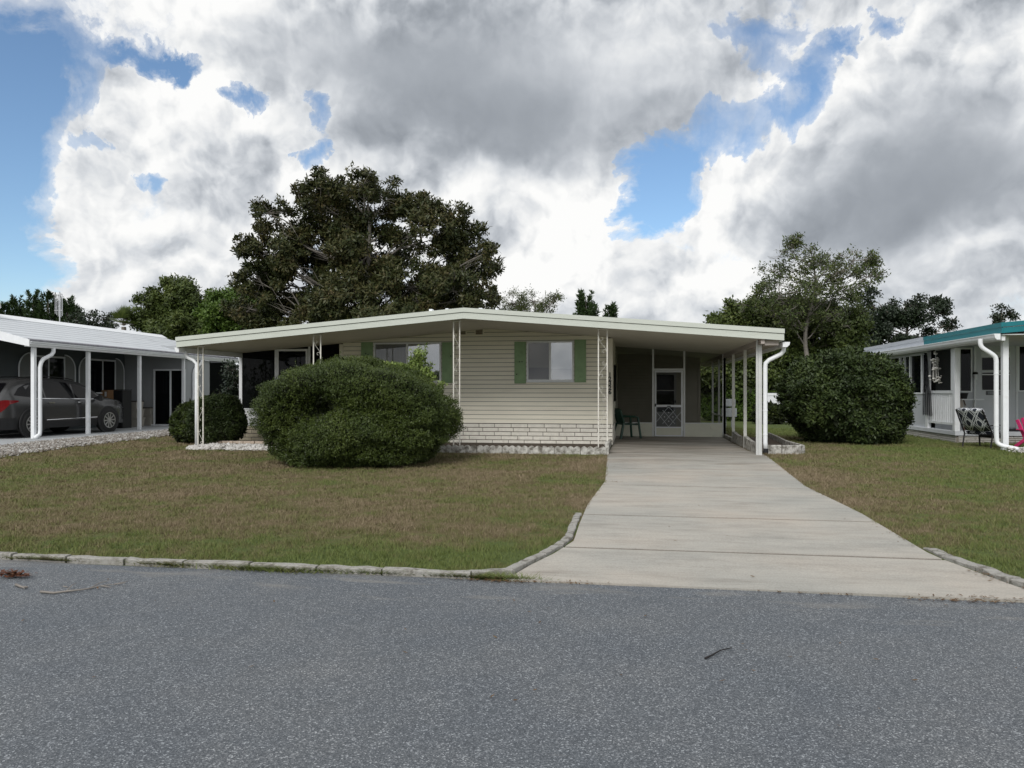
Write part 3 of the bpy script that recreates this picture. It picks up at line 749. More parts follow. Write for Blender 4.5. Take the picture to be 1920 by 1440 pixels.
# gable vents
for px in (867, 899):
    x0, x1 = X_at(px-9, YF), X_at(px+9, YF); z1, z0 = Z_at(613.5, x0, YF), Z_at(630, x0, YF)
    v = MB(); t = .035
    v.box(x0, x0+t, YF-.05, YF-.017, z0, z1); v.box(x1-t, x1, YF-.05, YF-.017, z0, z1); v.box(x0+t, x1-t, YF-.05, YF-.017, z1-t, z1); v.box(x0+t, x1-t, YF-.05, YF-.017, z0, z0+t)
    vo = part(v, 'attic_vent', siding_m)
    l = MB()
    for k in range(5): 
        zz = z0+t+.006+k*(z1-z0-2*t)/5
        l.quad((x0+t,YF-.045,zz),(x1-t,YF-.045,zz),(x1-t,YF-.02,zz+.028),(x0+t,YF-.02,zz+.028))
    part(l, 'louvre', M('brown_louvre', (.22,.16,.10), .7, .1, 8), vo)

# house number, top to bottom
def glyph(ch, size):
    cu = bpy.data.curves.new('t', 'FONT'); cu.body = ch; cu.size = size; cu.align_x = 'CENTER'; cu.extrude = .006; cu.offset = .004
    o = bpy.data.objects.new('t', cu); col.objects.link(o)
    dg = bpy.context.evaluated_depsgraph_get(); me = bpy.data.meshes.new_from_object(o.evaluated_get(dg)); bpy.data.objects.remove(o); return me
nx_ = X_at(1144, YF-.04)
for i, ch in enumerate('12326'):
    me = glyph(ch, .165); me.materials.append(black_m); o = bpy.data.objects.new('house_number_digit', me); col.objects.link(o); o.parent = H
    zz = Z_at(706.5+i*8.1, nx_, YF)
    o.location = Vector((nx_-.005, YF-.038, zz))-Vector(H.location); o.rotation_euler = (R(90),0,0)

# iron porch posts with scrolls
YP = 17.2
def iron_post(px0, px1, zb):
    x0, x1 = X_at(px0, YP), X_at(px1, YP); zt = rz((x0+x1)/2)-.24
    p = MB()
    for x in (x0, x1): p.box(x-.013, x+.013, YP-.013, YP+.013, zb, zt-.0)
    p.box(x0-.03, x1+.03, YP-.03, YP+.03, zt-.035, zt-.012)
    po = part(p, 'iron_post', wood_iron)
    c = (x0+x1)/2; hw = (x1-x0)/2-.016
    z = zb+.10; k = 0
    while z < zt-.35:
        sg = 1 if k % 2 else -1; s = MB()
        pts = [(c+sg*hw*math.sin(math.pi*(q-.5)), YP, z+.30*q) for q in np.linspace(0,1,9)]
        for e, zz in ((-sg, z), (sg, z+.30)):                     # curled ends
            cc = c+e*hw*.35
            curl = [(cc+e*hw*.62*(1-.55*q)*math.cos(-sg*e*0+math.pi*1.6*q), YP, zz+(-1 if zz > z else 1)*hw*.62*(1-.55*q)*math.sin(math.pi*1.6*q)) for q in np.linspace(0,1,10)]
            s.tube(curl, .0042, 5)
        s.tube(pts, .0048, 5); z += .56; k += 1
        part(s, 'scroll', wood_iron, po, smooth=True)
iron_post(371.5, 381, gz(-10,YP)+.05); iron_post(588, 601.5, G0); iron_post(850.5, 862, G0+.12); iron_post(1122, 1138.5, G0)

# carport side: posts on a low kerb, beam, gutter and downspout
XC = 2.80
cy = [17.35, Y_at(1397, XC), Y_at(1375, XC), Y_at(1358.5, XC)]
zc = rz(XC)-.25
for i, y in enumerate(cy):
    p = MB(); s = .038 if i else .04
    p.box(XC-s, XC+s, y-.03, y+.03, G0-.02, zc+.006)
    if i == 0: p.box(XC-.085, XC-.045, y-.02, y+.03, G0-.02, zc+.012)
    part(p, 'carport_post', M('post_paint', (.60,.60,.56), .5, .08, 10, dirt=(.30,.27,.23), dscale=10, dlo=.6, dhi=.75) if i else alum)
bm_ = MB(); bm_.box(XC-.04, XC+.04, YFAS+.06, YBK-.3, zc-.10, zc+.01); bm_.box(XC+.05, XC+.34, YFAS+.12, YBK-.3, zc-.13, zc-.02)
part(bm_, 'carport_beam', M('weathered_beam', (.40,.36,.33), .8, .12, 5, dirt=(.22,.17,.14), dscale=5))
lw = MB()
for a, b in ((cy[0]+.05, cy[1]-.05), (cy[1]+.05, cy[2]-.05)):
    n = 8
    for k in range(n):
        y0_, y1_ = a+(b-a)*k/n, a+(b-a)*(k+1)/n
        hh = lambda y: .30-.06*math.sin(math.pi*(y-a)/(b-a))
        lw.prism([(y0_, G0-.02), (y1_, G0-.02), (y1_, G0+hh(y1_)), (y0_, G0+hh(y0_))], 'x', XC-.03, XC+.06)
lw.box(XC-.03, XC+.05, cy[2]+.05, cy[3]-.05, G0-.02, G0+.10)
part(lw, 'carport_curb', whitecon_m)
gt = MB(); gx, gzz = XRR+.01, rz(XRR)-.26
gt.prism([(gx-.03,gzz-.13),(gx+.06,gzz-.13),(gx+.11,gzz-.08),(gx+.12,gzz-.02),(gx-.03,gzz-.02)], 'y', YFAS+.08, YBK)
go = part(gt, 'gutter', white2)
ds = MB(); yd = YFAS+.33; xd = XC+.095
ds.tube([(gx+.04,yd,gzz-.08),(gx+.035,yd,gzz-.20),(gx-.02,yd,gzz-.27),(xd+.08,yd,gzz-.40),(xd+.01,yd,gzz-.47),(xd,yd,gzz-.56),(xd,yd,1.1),(xd,yd,G0+.30),(xd+.012,yd-.01,G0+.16)], .048, 12)
dso = part(ds, 'downspout', white2, smooth=True)
part(MB().lathe([(0,0),(.052,0),(.052,.09),(0,.09)], (xd+.012, yd-.01, G0+.075), 'z', 12), 'outlet', black_m, dso)
for z_ in (1.15,.62): part(MB().lathe([(.0,0),(.053,0),(.053,.03),(0,.03)], (xd,yd,z_), 'z', 12), 'pipe_band', white2, dso)
# left gutter and downspout
gt = MB(); gx2, gz2 = XRL-.01, rz(XRL)-.25
gt.prism([(gx2+.06,gz2-.12),(gx2-.02,gz2-.12),(gx2-.05,gz2-.06),(gx2-.06,gz2+.0),(gx2+.06,gz2+.0)], 'y', YFAS+.05, YBK)
part(gt, 'gutter', white2)
ds = MB(); xd2 = X_at(367, YP-.02); yy = YP+.02
ds.tube([(X_at(349,yy),yy,Z_at(663,-11,yy)+.06),(X_at(349,yy),yy,Z_at(666,-11,yy)),(X_at(353,yy),yy,Z_at(671,-11,yy)),(X_at(362,yy),yy,Z_at(675,-11,yy)),(xd2,yy,Z_at(682,-11,yy)),(xd2,yy,1.2),(xd2,yy,gz(-11,17)+.08)], .043, 12)
part(ds, 'downspout', white2, smooth=True)

# screened porch at the end of the carport
YS = cy[3]; zt = lambda x: rz(x)-.245
fr = MB()
for px, wd in ((1147.5,.03),(1224.5,.028),(1283,.028),(1357.5,.05)):
    x = X_at(px, YS); fr.box(x-wd, x+wd, YS-.03, YS+.03, G0+.01, zt(x))
xa, xb, xd_, xe = (X_at(p, YS) for p in (1147.5,1224.5,1283,1357.5))
fr.box(xa+.03, xb-.028, YS-.026, YS+.026, G0+.42, G0+.45); fr.box(xd_+.028, xe-.05, YS-.026, YS+.026, G0+.42, G0+.45)
zdh = Z_at(693, xb, YS); fr.box(xb+.028, xd_-.028, YS-.03, YS+.03, zdh-.03, zdh+.03)
po = part(fr, 'screen_porch_frame', alum)
for a, b in ((xa+.03, xb-.028), (xd_+.028, xe-.05)):
    part(MB().box(a, b, YS-.012, YS+.012, G0+.012, G0+.42), 'kick_panel', kick_m, po)
for a, b, za, zb_ in ((xa+.03, xb-.028, G0+.45, 0), (xb+.028, xd_-.028, zdh+.03, 0), (xd_+.028, xe-.05, G0+.45, 0)):
    part(MB().quad((a,YS,za),(b,YS,za),(b,YS,zt(b)),(a,YS,zt(a))), 'screen', screen_m, po)
# right side of the porch, open screen bays with thin posts
sp_ = MB()
for y in (25.4, 27.35): sp_.box(XC-.03, XC+.03, y-.03, y+.03, G0, zc)
sp_.box(XC-.02, XC+.02, YS+.05, 27.3, G0+.62, G0+.66)
part(sp_, 'side_frame', alum, po)
# screen door
dx0, dx1, dz0, dz1 = xb+.045, xd_-.045, G0+.02, zdh-.035
d = MB(); t = .055
d.box(dx0, dx0+t, YS-.05, YS-.01, dz0, dz1); d.box(dx1-t, dx1, YS-.05, YS-.01, dz0, dz1)
d.box(dx0+t, dx1-t, YS-.05, YS-.01, dz1-t, dz1)
zm = Z_at(761, dx0, YS); d.box(dx0+t, dx1-t, YS-.05, YS-.01, zm-.035, zm+.035); d.box(dx0+t, dx1-t, YS-.05, YS-.01, dz0, dz0+.04)
zk = Z_at(801, dx0, YS); d.box(dx0+t, dx1-t, YS-.05, YS-.01, zk-.02, zk+.02)
do = part(d, 'screen_door', white2)
part(MB().box(dx0+t, dx1-t, YS-.036, YS-.024, dz0+.04, zk-.02), 'kick_panel', kick_m, do)
part(MB().quad((dx0+t,YS-.03,zk+.02),(dx1-t,YS-.03,zk+.02),(dx1-t,YS-.03,zm-.035),(dx0+t,YS-.03,zm-.035)), 'screen', screenmat('door_mesh',(.10,.11,.12),.45), do)
part(MB().quad((dx0+t,YS-.03,zm+.035),(dx1-t,YS-.03,zm+.035),(dx1-t,YS-.03,dz1-t),(dx0+t,YS-.03,dz1-t)), 'screen', screen_m, do)
gr = MB(); ca, cb, cz0, cz1 = dx0+t, dx1-t, zk+.02, zm-.035; W_, H_ = cb-ca, cz1-cz0
def ln(p, q): gr.tube([(ca+W_*p[0], YS-.045, cz0+H_*p[1]), (ca+W_*q[0], YS-.045, cz0+H_*q[1])], .005, 5)
for a, b in (((.25,.15),(.75,.85)),((.75,.15),(.25,.85)),((.12,.42),(.38,.85)),((.88,.42),(.62,.85)),((.12,.58),(.4,.15)),((.88,.58),(.6,.15)),((.38,.85),(.5,1)),((.62,.85),(.5,1)),((.4,.15),(.5,0)),((.6,.15),(.5,0)),((.12,.42),(.0,.25)),((.88,.42),(1,.25)),((.12,.58),(0,.75)),((.88,.58),(1,.75))): ln(a, b)
for p in ((.5,.28),(.5,.72),(.33,.5),(.67,.5)): gr.lathe([(0,0),(.018,0),(.018,.008),(0,.008)], (ca+W_*p[0], YS-.054, cz0+H_*p[1]), 'y', 8)
part(gr, 'grille', white2, do)
part(MB().box(dx0+.008, dx0+.05, YS-.085, YS-.05, zm-.02, zm+.07), 'handle', black_m, do); part(MB().box((dx0+dx1)/2-.05, (dx0+dx1)/2+.06, YS-.075, YS-.05, zm-.025, zm+.005), 'latch', black_m, do)
# rear wall of that porch with the entrance door behind the screen
YW = 27.4
rw = MB(); siding(rw, XR, 2.28, YW, G0, 2.95, pitch=.118); rw.box(XR, 2.30, YW+.002, YW+.1, G0, 2.95); rw.box(2.30,2.38,YW-.03,YW+.1,G0,2.95)
part(rw, 'porch_back_wall', M('tan_siding', (.46,.43,.36), .6, .06, 3))
ex0, ex1 = X_at(1228, YW-.05), X_at(1268, YW-.05)
e = MB(); e.box(ex0, ex1, YW-.06, YW-.018, G0+.05, G0+2.1); eo = part(e, 'entrance_door', M('grey_door', (.40,.40,.40), .5, .05, 3))
zz0, zz1 = Z_at(760, ex0, YW), Z_at(703, ex0, YW)
part(MB().box(ex0+.06, ex1-.08, YW-.07, YW-.062, zz0, zz1), 'door_window', darkpane, eo); part(MB().box(ex0+.06, ex1-.08, YW-.08, YW-.071, (zz0+zz1)/2-.03, (zz0+zz1)/2), 'glazing_bar', alum, eo)
part(MB().box(ex0+.08, ex1-.1, YW-.07, YW-.062, Z_at(772,ex0,YW), zz0-.06), 'letter_panel', black_m, eo)
part(MB().box(ex1-.06, ex1-.02, YW-.10, YW-.06, 1.18, 1.26), 'handle', black_m, eo)
# side window of the house, under the carport
part(MB().box(XR+.017, XR+.05, 21.6, 23.0, 1.3, 2.35), 'side_window', darkpane); 

# screened porch at the left end
YQ = YF
fr = MB(); ztq = lambda x: rz(x)-.245
xs4 = [X_at(p, YQ) for p in (452,518,580.5,634)]
for x, wd in zip(xs4, (.045,.035,.03,.0)):
    if wd: fr.box(x-wd, x+wd, YQ-.03, YQ+.03, .66, ztq(x))
zr = Z_at(765.5, xs4[0], YQ)
fr.box(xs4[0]+.045, xs4[1]-.035, YQ-.026, YQ+.026, zr-.025, zr)
lf = po2 = part(fr, 'porch_frame', white)
part(MB().box(xs4[0]-.045, xs4[1]-.03, YQ-.045, YQ+.045, .60, .66), 'sill', white, po2)
part(MB().box(xs4[0]+.045, xs4[1]-.035, YQ-.014, YQ+.014, .66, zr-.025), 'kick_panel', white, po2)
def scr(a, b, z, y=YQ, m=screen_dk): part(MB().quad((a,y,z),(b,y,z),(b,y,ztq(b)),(a,y,ztq(a))), 'screen', m, po2)
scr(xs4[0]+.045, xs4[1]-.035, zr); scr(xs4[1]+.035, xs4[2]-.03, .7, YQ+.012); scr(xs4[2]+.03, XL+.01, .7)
fd = MB(); zd1 = Z_at(655, xs4[1], YQ); a, b = xs4[1]+.05, xs4[2]-.04
fd.box(a, a+.05, YQ-.06, YQ-.005, .66, zd1); fd.box(b-.05, b, YQ-.06, YQ-.005, .66, zd1); fd.box(a+.05, b-.05, YQ-.06, YQ-.005, zd1-.06, zd1); fd.box(a+.05, b-.05, YQ-.06, YQ-.005, .66, .9)
fdo = part(fd, 'porch_door', white); part(MB().box(a+.05, b-.05, YQ-.04, YQ-.034, .9, zd1-.06), 'pane', darkpane, fdo)
xi = MB(); xi.box(X_at(497,21.5)-.02, X_at(497,21.5)+.02, 21.5, 21.54, .6, 2.7); part(xi, 'inner_mullion', M('grey_mullion',(.35,.35,.35)), po2)
b2 = MB(); bricks(b2, None, xs4[0]-.05, XL, YQ, G0, .60, 4, bl=.40); part(b2, 'porch_brick_base', M('tan_brick', (.74,.66,.51), .85, .14, 8, bump=.7, bscale=40, dirt=(.3,.25,.18), dscale=5), bevel=.006)
b3 = MB(); b3.box(xs4[0]-.04, XL-.0, YQ-.014, YQ-.001, G0, .58); part(b3, 'mortar_bed', mortar_m)
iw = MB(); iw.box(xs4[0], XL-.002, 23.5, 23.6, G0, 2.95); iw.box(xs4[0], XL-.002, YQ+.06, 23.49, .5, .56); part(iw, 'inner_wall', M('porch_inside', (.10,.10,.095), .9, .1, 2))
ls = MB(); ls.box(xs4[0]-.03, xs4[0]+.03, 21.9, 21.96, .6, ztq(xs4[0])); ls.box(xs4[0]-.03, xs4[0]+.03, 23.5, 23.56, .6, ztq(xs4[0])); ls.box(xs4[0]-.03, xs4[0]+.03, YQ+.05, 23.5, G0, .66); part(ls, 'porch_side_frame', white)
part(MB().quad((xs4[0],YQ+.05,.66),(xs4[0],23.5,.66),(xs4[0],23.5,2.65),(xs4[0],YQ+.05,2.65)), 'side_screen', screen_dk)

# ---------------------------------------------------------------- beds in front
# scalloped concrete edging of the flower bed under the window
FB = thing('flower_bed_edging', 'low scalloped whitewashed concrete edging along the bed below the right window', 'edging', (-3, 16.95, G0))
xA, xB = X_at(800, 16.95), X_at(1137, 16.95)
x = xA; i = 0
while x < xB-.05:
    l = min(.60, xB-x); n = 4; poly = [(x+.006, gz(0,16.9)-.03)]+[(x+l-.006, gz(0,16.9)-.03)]
    top = []
    for k in range(n*5+1):
        u = k/(n*5); top.append((x+.006+(l-.012)*u, gz(0,16.9)+.165+.04*abs(math.sin(math.pi*n*u))-.02))
    FBp = MB(); FBp.prism(poly+top[::-1], 'y', 16.92+.008*math.sin(i*3.1), 16.98); part(FBp, 'edging_block', whitecon_m, FB); x += l; i += 1
rt = MB(); rt.box(xB-.03, xB+.05, 16.985, 17.30, G0-.03, G0+.30); rt.box(xB-.03, xB+.03, 17.31, 19.9, G0-.03, G0+.17); part(rt, 'corner_block', whitecon_m, FB)
sb = MB(); sb.box(xA-1.5, xB-.04, 17.0, 19.95, G0-.1, G0+.03); o = sb.build('bed_soil', soil_m); struct(o, 'bare soil in the bed below the windows', 'soil')
PB = thing('planter_edging', 'low pinkish brick edging behind the white rocks by the left porch', 'edging', (-9.6, 17.95, G0))
b4 = MB(); bricks(b4, None, X_at(384,17.95), X_at(520,17.95), 18.05, G0-.02, G0+.15, 2, bl=.3, proud=.1); part(b4, 'brick_course', M('pink_brick', (.44,.36,.29), .9, .2, 8, bump=.6, bscale=40, dirt=(.55,.5,.44), dscale=6), PB, bevel=.006)
# raised bed to the right of the carport
RB = thing('raised_bed_edging', 'long whitewashed concrete bed edging curving beside the right carport posts', 'edging', (3.6, 18, G0))
rb = MB(); path = [(3.05,17.83),(3.35,17.80),(3.72,17.82),(3.86,17.95),(3.84,18.6),(3.80,19.6),(3.88,20.7),(3.96,22),(4.0,23.2)]
for (a, b_) , (c, d_) in zip(path[:-1], path[1:]):
    p, q = Vector((a,b_,0)), Vector((c,d_,0)); dd = (q-p).normalized()*.006; n = Vector((-dd.y,dd.x,0)).normalized()*.035
    p += dd; q -= dd; rings = []
    for e in (p, q): rings.append([tuple(e-n+Vector((0,0,G0-.03))), tuple(e-n*.8+Vector((0,0,G0+.19))), tuple(e+Vector((0,0,G0+.205))), tuple(e+n*.8+Vector((0,0,G0+.19))), tuple(e+n+Vector((0,0,G0-.03)))])
    k = MB(); k.loft(rings); part(k, 'edging_block', whitecon_m, RB)
sb = MB(); sb.quad((2.87,17.86,G0+.06),(3.8,17.86,G0+.06),(3.95,23.2,G0+.06),(2.87,23.2,G0+.06)); o = sb.build('raised_bed_soil', soil_m); struct(o, 'bare soil in the raised bed beside the carport', 'soil')

# ---------------------------------------------------------------- green plastic chair under the carport
def plastic_chair():
    x0, y0 = gp(1176, 822)
    C = thing('plastic_chair', 'dark green moulded plastic armchair on the carport slab beside the house wall', 'chair', (x0, y0, gz(x0,y0)+.013), R(-90+28))
    gm = M('green_plastic', (.012,.055,.034), .35, .1, 5)
    sM = MB()                                  # seat: dished
    rings = []
    for y, wd, z in ((-.24,.20,.44),(-.1,.22,.425),(.08,.235,.425),(.2,.24,.44),(.25,.235,.415)):
        rings.append([(-wd,y,z+.02),(-wd*.5,y,z),(wd*.5,y,z),(wd,y,z+.02),(wd,y,z-.02),(wd*.5,y,z-.03),(-wd*.5,y,z-.03),(-wd,y,z-.02)])
    sM.loft(rings).build('seat', gm, C, local=True, smooth=False)
    bk = MB()
    for i in range(7):
        x = -.18+.06*i; b_ = .03*(x/.2)**2
        bk.bar((x, -.22+b_, .46), (x*1.1, -.36+b_, .86+.03*(1-(x/.2)**2)), .042, .016, up=(1,0,0))
    bk.tube([(.225*math.sin(a), -.36+.03*math.sin(a)**2-.005, .84+.05*math.cos(a)) for a in np.linspace(-1.5,1.5,11)], .024, 6)
    for s in (-1,1): bk.bar((s*.225,-.21,.44),(s*.235,-.35,.86),.05,.024,up=(1,0,0))
    bk.build('backrest', gm, C, local=True)
    for s in (-1,1):
        MB().loft([[(s*(.22+a),.21+b_,z),(s*(.27+a),.21+b_,z),(s*(.27+a),.26+b_,z),(s*(.22+a),.26+b_,z)] for a,b_,z in ((.05,.07,0),(.03,.04,.25),(.0,.0,.62))]).build('leg', gm, C, local=True)
        MB().loft([[(s*(.2+a),-.27-b_,z),(s*(.26+a),-.27-b_,z),(s*(.26+a),-.21-b_,z),(s*(.2+a),-.21-b_,z)] for a,b_,z in ((.05,.12,0),(.03,.07,.2),(.0,.0,.46))]).build('leg', gm, C, local=True)
        MB().tube([(s*.235,-.29,.66),(s*.265,-.1,.665),(s*.27,.12,.655),(s*.25,.24,.62),(s*.245,.25,.52)], [.022,.03,.03,.028,.02], 8).build('armrest', gm, C, local=True)
plastic_chair()
# ================================================================ white house on the left (frame: v along the house, w to the right)
LH = thing('carport_house', 'long white metal roofed house with open carport to the left of the cream house', 'house', (NO.x, NO.y, .30), NA)
# in the parent's local axes: x = w, y = v, z from the slab
SZ = .30
def lbox(mb, v0, v1, w0, w1, z0, z1): return mb.box(w0, w1, v0, v1, z0-SZ, z1-SZ)
def lp(mb, name, mat, parent=None, **k): return mb.build(name, mat, parent or LH, local=True, **k)
wroof = M('white_coated_roof', (.56,.585,.61), .6, .07, 2, stretch=(6,.5,1), dirt=(.30,.30,.31), dscale=1.2, dlo=.56, dhi=.80)
GZ = 2.80     # underside of the gutter
v1_ = 11.4
def wz(w): return 2.99-(w-.12)*.27
rfm = MB()
rfm.prism([(.12,wz(.12)-SZ),(-3.3,wz(-3.3)-SZ),(-7,wz(-3.3)-.6-SZ),(-7,wz(-3.3)-.7-SZ),(-3.3,wz(-3.3)-.10-SZ),(.12,wz(.12)-.08-SZ)], 'y', -.32, v1_)
lroof = lp(rfm, 'roof', wroof)
rb = MB()
for i in range(9):
    w = .0-.38*i; rb.prism([(w,wz(w)-SZ+.003),(w-.03,wz(w-.03)-SZ+.022),(w-.06,wz(w-.06)-SZ+.003)], 'y', -.31, v1_-.01)
rb_o = lp(rb, 'standing_seam', wroof, lroof)
cp = MB(); cp.prism([(-3.05,wz(-3.05)-SZ+.025),(-3.3,wz(-3.3)-SZ+.10),(-3.55,wz(-3.55)-.12-SZ),(-3.5,wz(-3.5)-.2-SZ),(-3.3,wz(-3.3)-SZ+.03),(-3.06,wz(-3.06)-SZ+.008)], 'y', -.33, v1_+.02); lp(cp, 'ridge_cap', white2, lroof)
# side gutter, three steps
gm_ = MB()
gm_.prism([(.0,GZ-SZ),(.14,GZ-SZ),(.155,GZ+.05-SZ),(.185,GZ+.065-SZ),(.185,GZ+.085-SZ),(.165,GZ+.09-SZ),(.175,GZ+.11-SZ),(.205,GZ+.115-SZ),(.205,GZ+.14-SZ),(.0,GZ+.14-SZ)], 'y', -.33, v1_+.03)
lp(gm_, 'gutter', white2)
gm_ = MB(); gm_.prism([(.10,GZ+.15-SZ),(.16,GZ+.15-SZ),(.16,GZ+.19-SZ),(.10,GZ+.215-SZ)], 'y', -.33, v1_+.03); lp(gm_, 'drip_edge_gap', M('gap_shade_dark', (.20,.20,.22), .7, .4, 6))  # solid dark strip, painted as the shaded gap above the gutter
# front rake fascia
rk = MB(); rk.prism([(.17,GZ+.0-SZ),(.17,GZ+.18-SZ),(-3.3,wz(-3.3)+.02-SZ),(-7,wz(-3.3)-.6-SZ),(-7,wz(-3.3)-.85-SZ),(-3.3,wz(-3.3)-.42-SZ)], 'y', -.37, -.34); lp(rk, 'fascia', white2)
# posts
for v in (.0, 2.2, 4.75, 7.45):
    p = MB(); p.box(-.05,.05,v-.05,v+.05,-.02,GZ-SZ-.005); lp(p, 'post', white2, bevel=.008)
def dspout(vv, zb, flip=1):
    d = MB()
    d.tube([(.10,vv+.5*flip,GZ-SZ+.01),(.10,vv+.5*flip,GZ-SZ-.10),(.10,vv+.42*flip,GZ-SZ-.19),(.09,vv+.12*flip,GZ-SZ-.32),(.09,vv+.04*flip,GZ-SZ-.42),(.09,vv,GZ-SZ-.55),(.09,vv,.22),(.10,vv-.03,.10),(.12,vv-.22,.02)], [.055]*9, 10)
    return lp(d, 'downspout', white2, smooth=True)
d1 = dspout(.12, 0); dspout(8.0, 0)
# house wall behind the car, end wall with sliding door
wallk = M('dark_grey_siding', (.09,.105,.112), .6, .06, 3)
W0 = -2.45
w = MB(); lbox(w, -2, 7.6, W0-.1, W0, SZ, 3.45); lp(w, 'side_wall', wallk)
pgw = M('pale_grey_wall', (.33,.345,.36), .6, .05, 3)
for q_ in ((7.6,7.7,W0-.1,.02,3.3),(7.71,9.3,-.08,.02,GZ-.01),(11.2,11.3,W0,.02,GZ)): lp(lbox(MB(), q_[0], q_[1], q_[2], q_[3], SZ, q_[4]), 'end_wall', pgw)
ce = MB(); ce.prism([(.10,wz(.12)-.10-SZ),(-2.4,wz(-2.4)-.12-SZ),(-2.4,wz(-2.4)-.14-SZ),(.10,wz(.12)-.12-SZ)], 'y', -.3, 7.58); lp(ce, 'carport_ceiling', M('carport_ceiling', (.5,.5,.5), .8))
# dark screened bay at the far end
sc2 = MB(); sc2.quad((.0,9.32,0),(.0,11.2,0),(.0,11.2,GZ-SZ),(.0,9.32,GZ-SZ)); lp(sc2, 'screen', screen_dk)
sc2 = MB(); sc2.box(-.03,.03,11.1,11.19,0,GZ-SZ); sc2.box(-.03,.03,9.3,11.1,.7,.76); lp(sc2, 'screen_frame', white2)
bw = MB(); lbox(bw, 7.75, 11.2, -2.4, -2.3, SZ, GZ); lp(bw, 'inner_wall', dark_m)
# sliding door
sd_ = MB(); a, b_ = -1.25, .0; z1 = 2.06
for q in (a, -.60, b_-.06): sd_.box(q, q+.06, 7.53, 7.60, .03, z1)
sd_.box(a, b_, 7.53, 7.60, z1, z1+.06); sd_.box(a-.12, b_, 7.50, 7.60, -.0, .05)
sdo = lp(sd_, 'sliding_door', white2)
for q in ((a+.06,-.60),(-.54,b_-.06)): lp(MB().box(q[0],q[1],7.56,7.565,.05,z1), 'pane', darkpane, sdo)
# arched shutter windows
shw = M('grey_shutter', (.22,.23,.225), .6, .05, 3)
def arched(v0, v1, z0, z1):
    fw = .50; vm = (v0+v1)/2
    f = MB(); t = .04
    for q in (v0+fw, vm-.02, v1-fw-t): f.box(W0+.0, W0+.06, q, q+t, z0-SZ, z1-SZ-.12)
    f.box(W0, W0+.06, v0+fw, v1-fw, z1-.12-SZ, z1-.06-SZ); f.box(W0, W0+.07, v0+fw, v1-fw, z0-.05-SZ, z0-SZ)
    fo = lp(f, 'window', white2)
    for a, b_ in ((v0+fw+t, vm-.02), (vm+.02, v1-fw-t)): lp(MB().box(W0+.03, W0+.034, a, b_, z0-SZ, z1-.12-SZ), 'pane', darkpane, fo)
    lp(MB().box(W0+.008, W0+.014, vm+.06, v1-fw-t-.05, z0+.05-SZ, z1-.2-SZ), 'blind', M('blue_blind', (.10,.16,.20), .8), fo)
    for sgn in (0, 1):
        # quarter arch outline
        pts = []
        for k in range(9):
            an = math.pi/2*k/8; pts.append((math.cos(an), math.sin(an)))
        H_ = (z1-z0)*.38
        poly = []
        if sgn == 0:
            poly = [(v0+fw-.01, z0-.05-SZ), (v0, z0-.05-SZ)]+[(v0+fw-.01-(fw-.01)*c, z1-H_+H_*s-SZ) for c, s in pts]
        else:
            poly = [(v1-fw+.01, z0-.05-SZ), (v1, z0-.05-SZ)]+[(v1-fw+.01+(fw-.01)*c, z1-H_+H_*s-SZ) for c, s in pts]
        m_ = MB(); m_.v = []; 
        m_.prism(poly, 'x', W0+.0, W0+.04); so = lp(m_, 'shutter', shw, bevel=.006)
        cpts = [(W0+.042, p[0], p[1]) for p in poly[1:]]
        mm_ = MB(); mm_.tube(cpts, .022, 6); lp(mm_, 'shutter_edge', white2, so)
arched(2.35, 4.85, 1.55, 2.80); arched(5.05, 7.5, 1.55, 2.80)
# roof vent and flashing
rv = MB(); rv.lathe([(0,0),(.20,0),(.20,.16),(.30,.18),(.30,.27),(.24,.31),(0,.31)], (-3.15, 1.6, wz(-3.15)-SZ-.02), 'z', 20); lp(rv, 'roof_vent', white2, lroof)
rv = MB(); rv.lathe([(0,0),(.09,0),(.09,.3),(.14,.34),(.12,.5),(0,.5)], (-3.1, 2.25, wz(-3.1)-SZ-.02), 'z', 14); lp(rv, 'vent_pipe', alum, lroof)
# TV mast behind the ridge
pA = wp(112, 612, 30)
A = thing('television_antenna', 'thin grey television antenna mast rising above the white left roof', 'antenna', (pA.x, pA.y, gz(pA.x,pA.y)))
am = M('aerial_metal', (.55,.56,.58), .4, .05, 5, metallic=.5)
zt_ = wp(112, 547, 30).z-A.location.z
MB().tube([(0,0,0),(0,0,zt_)], .022, 6).build('mast', am, A, local=True)
for dx in (-.22,-.15,-.08,.04,.10): MB().tube([(dx,.02,zt_-1.05+abs(dx)*.8),(dx,.02,zt_-.02-abs(dx)*.9)], .012, 5).build('element', am, A, local=True)
MB().tube([(-.24,0,zt_-.15),(.12,0,zt_-.1)], .012, 5).build('boom', am, A, local=True)
MB().tube([(-.24,0,zt_-.75),(.12,0,zt_-.75)], .012, 5).build('boom', am, A, local=True)

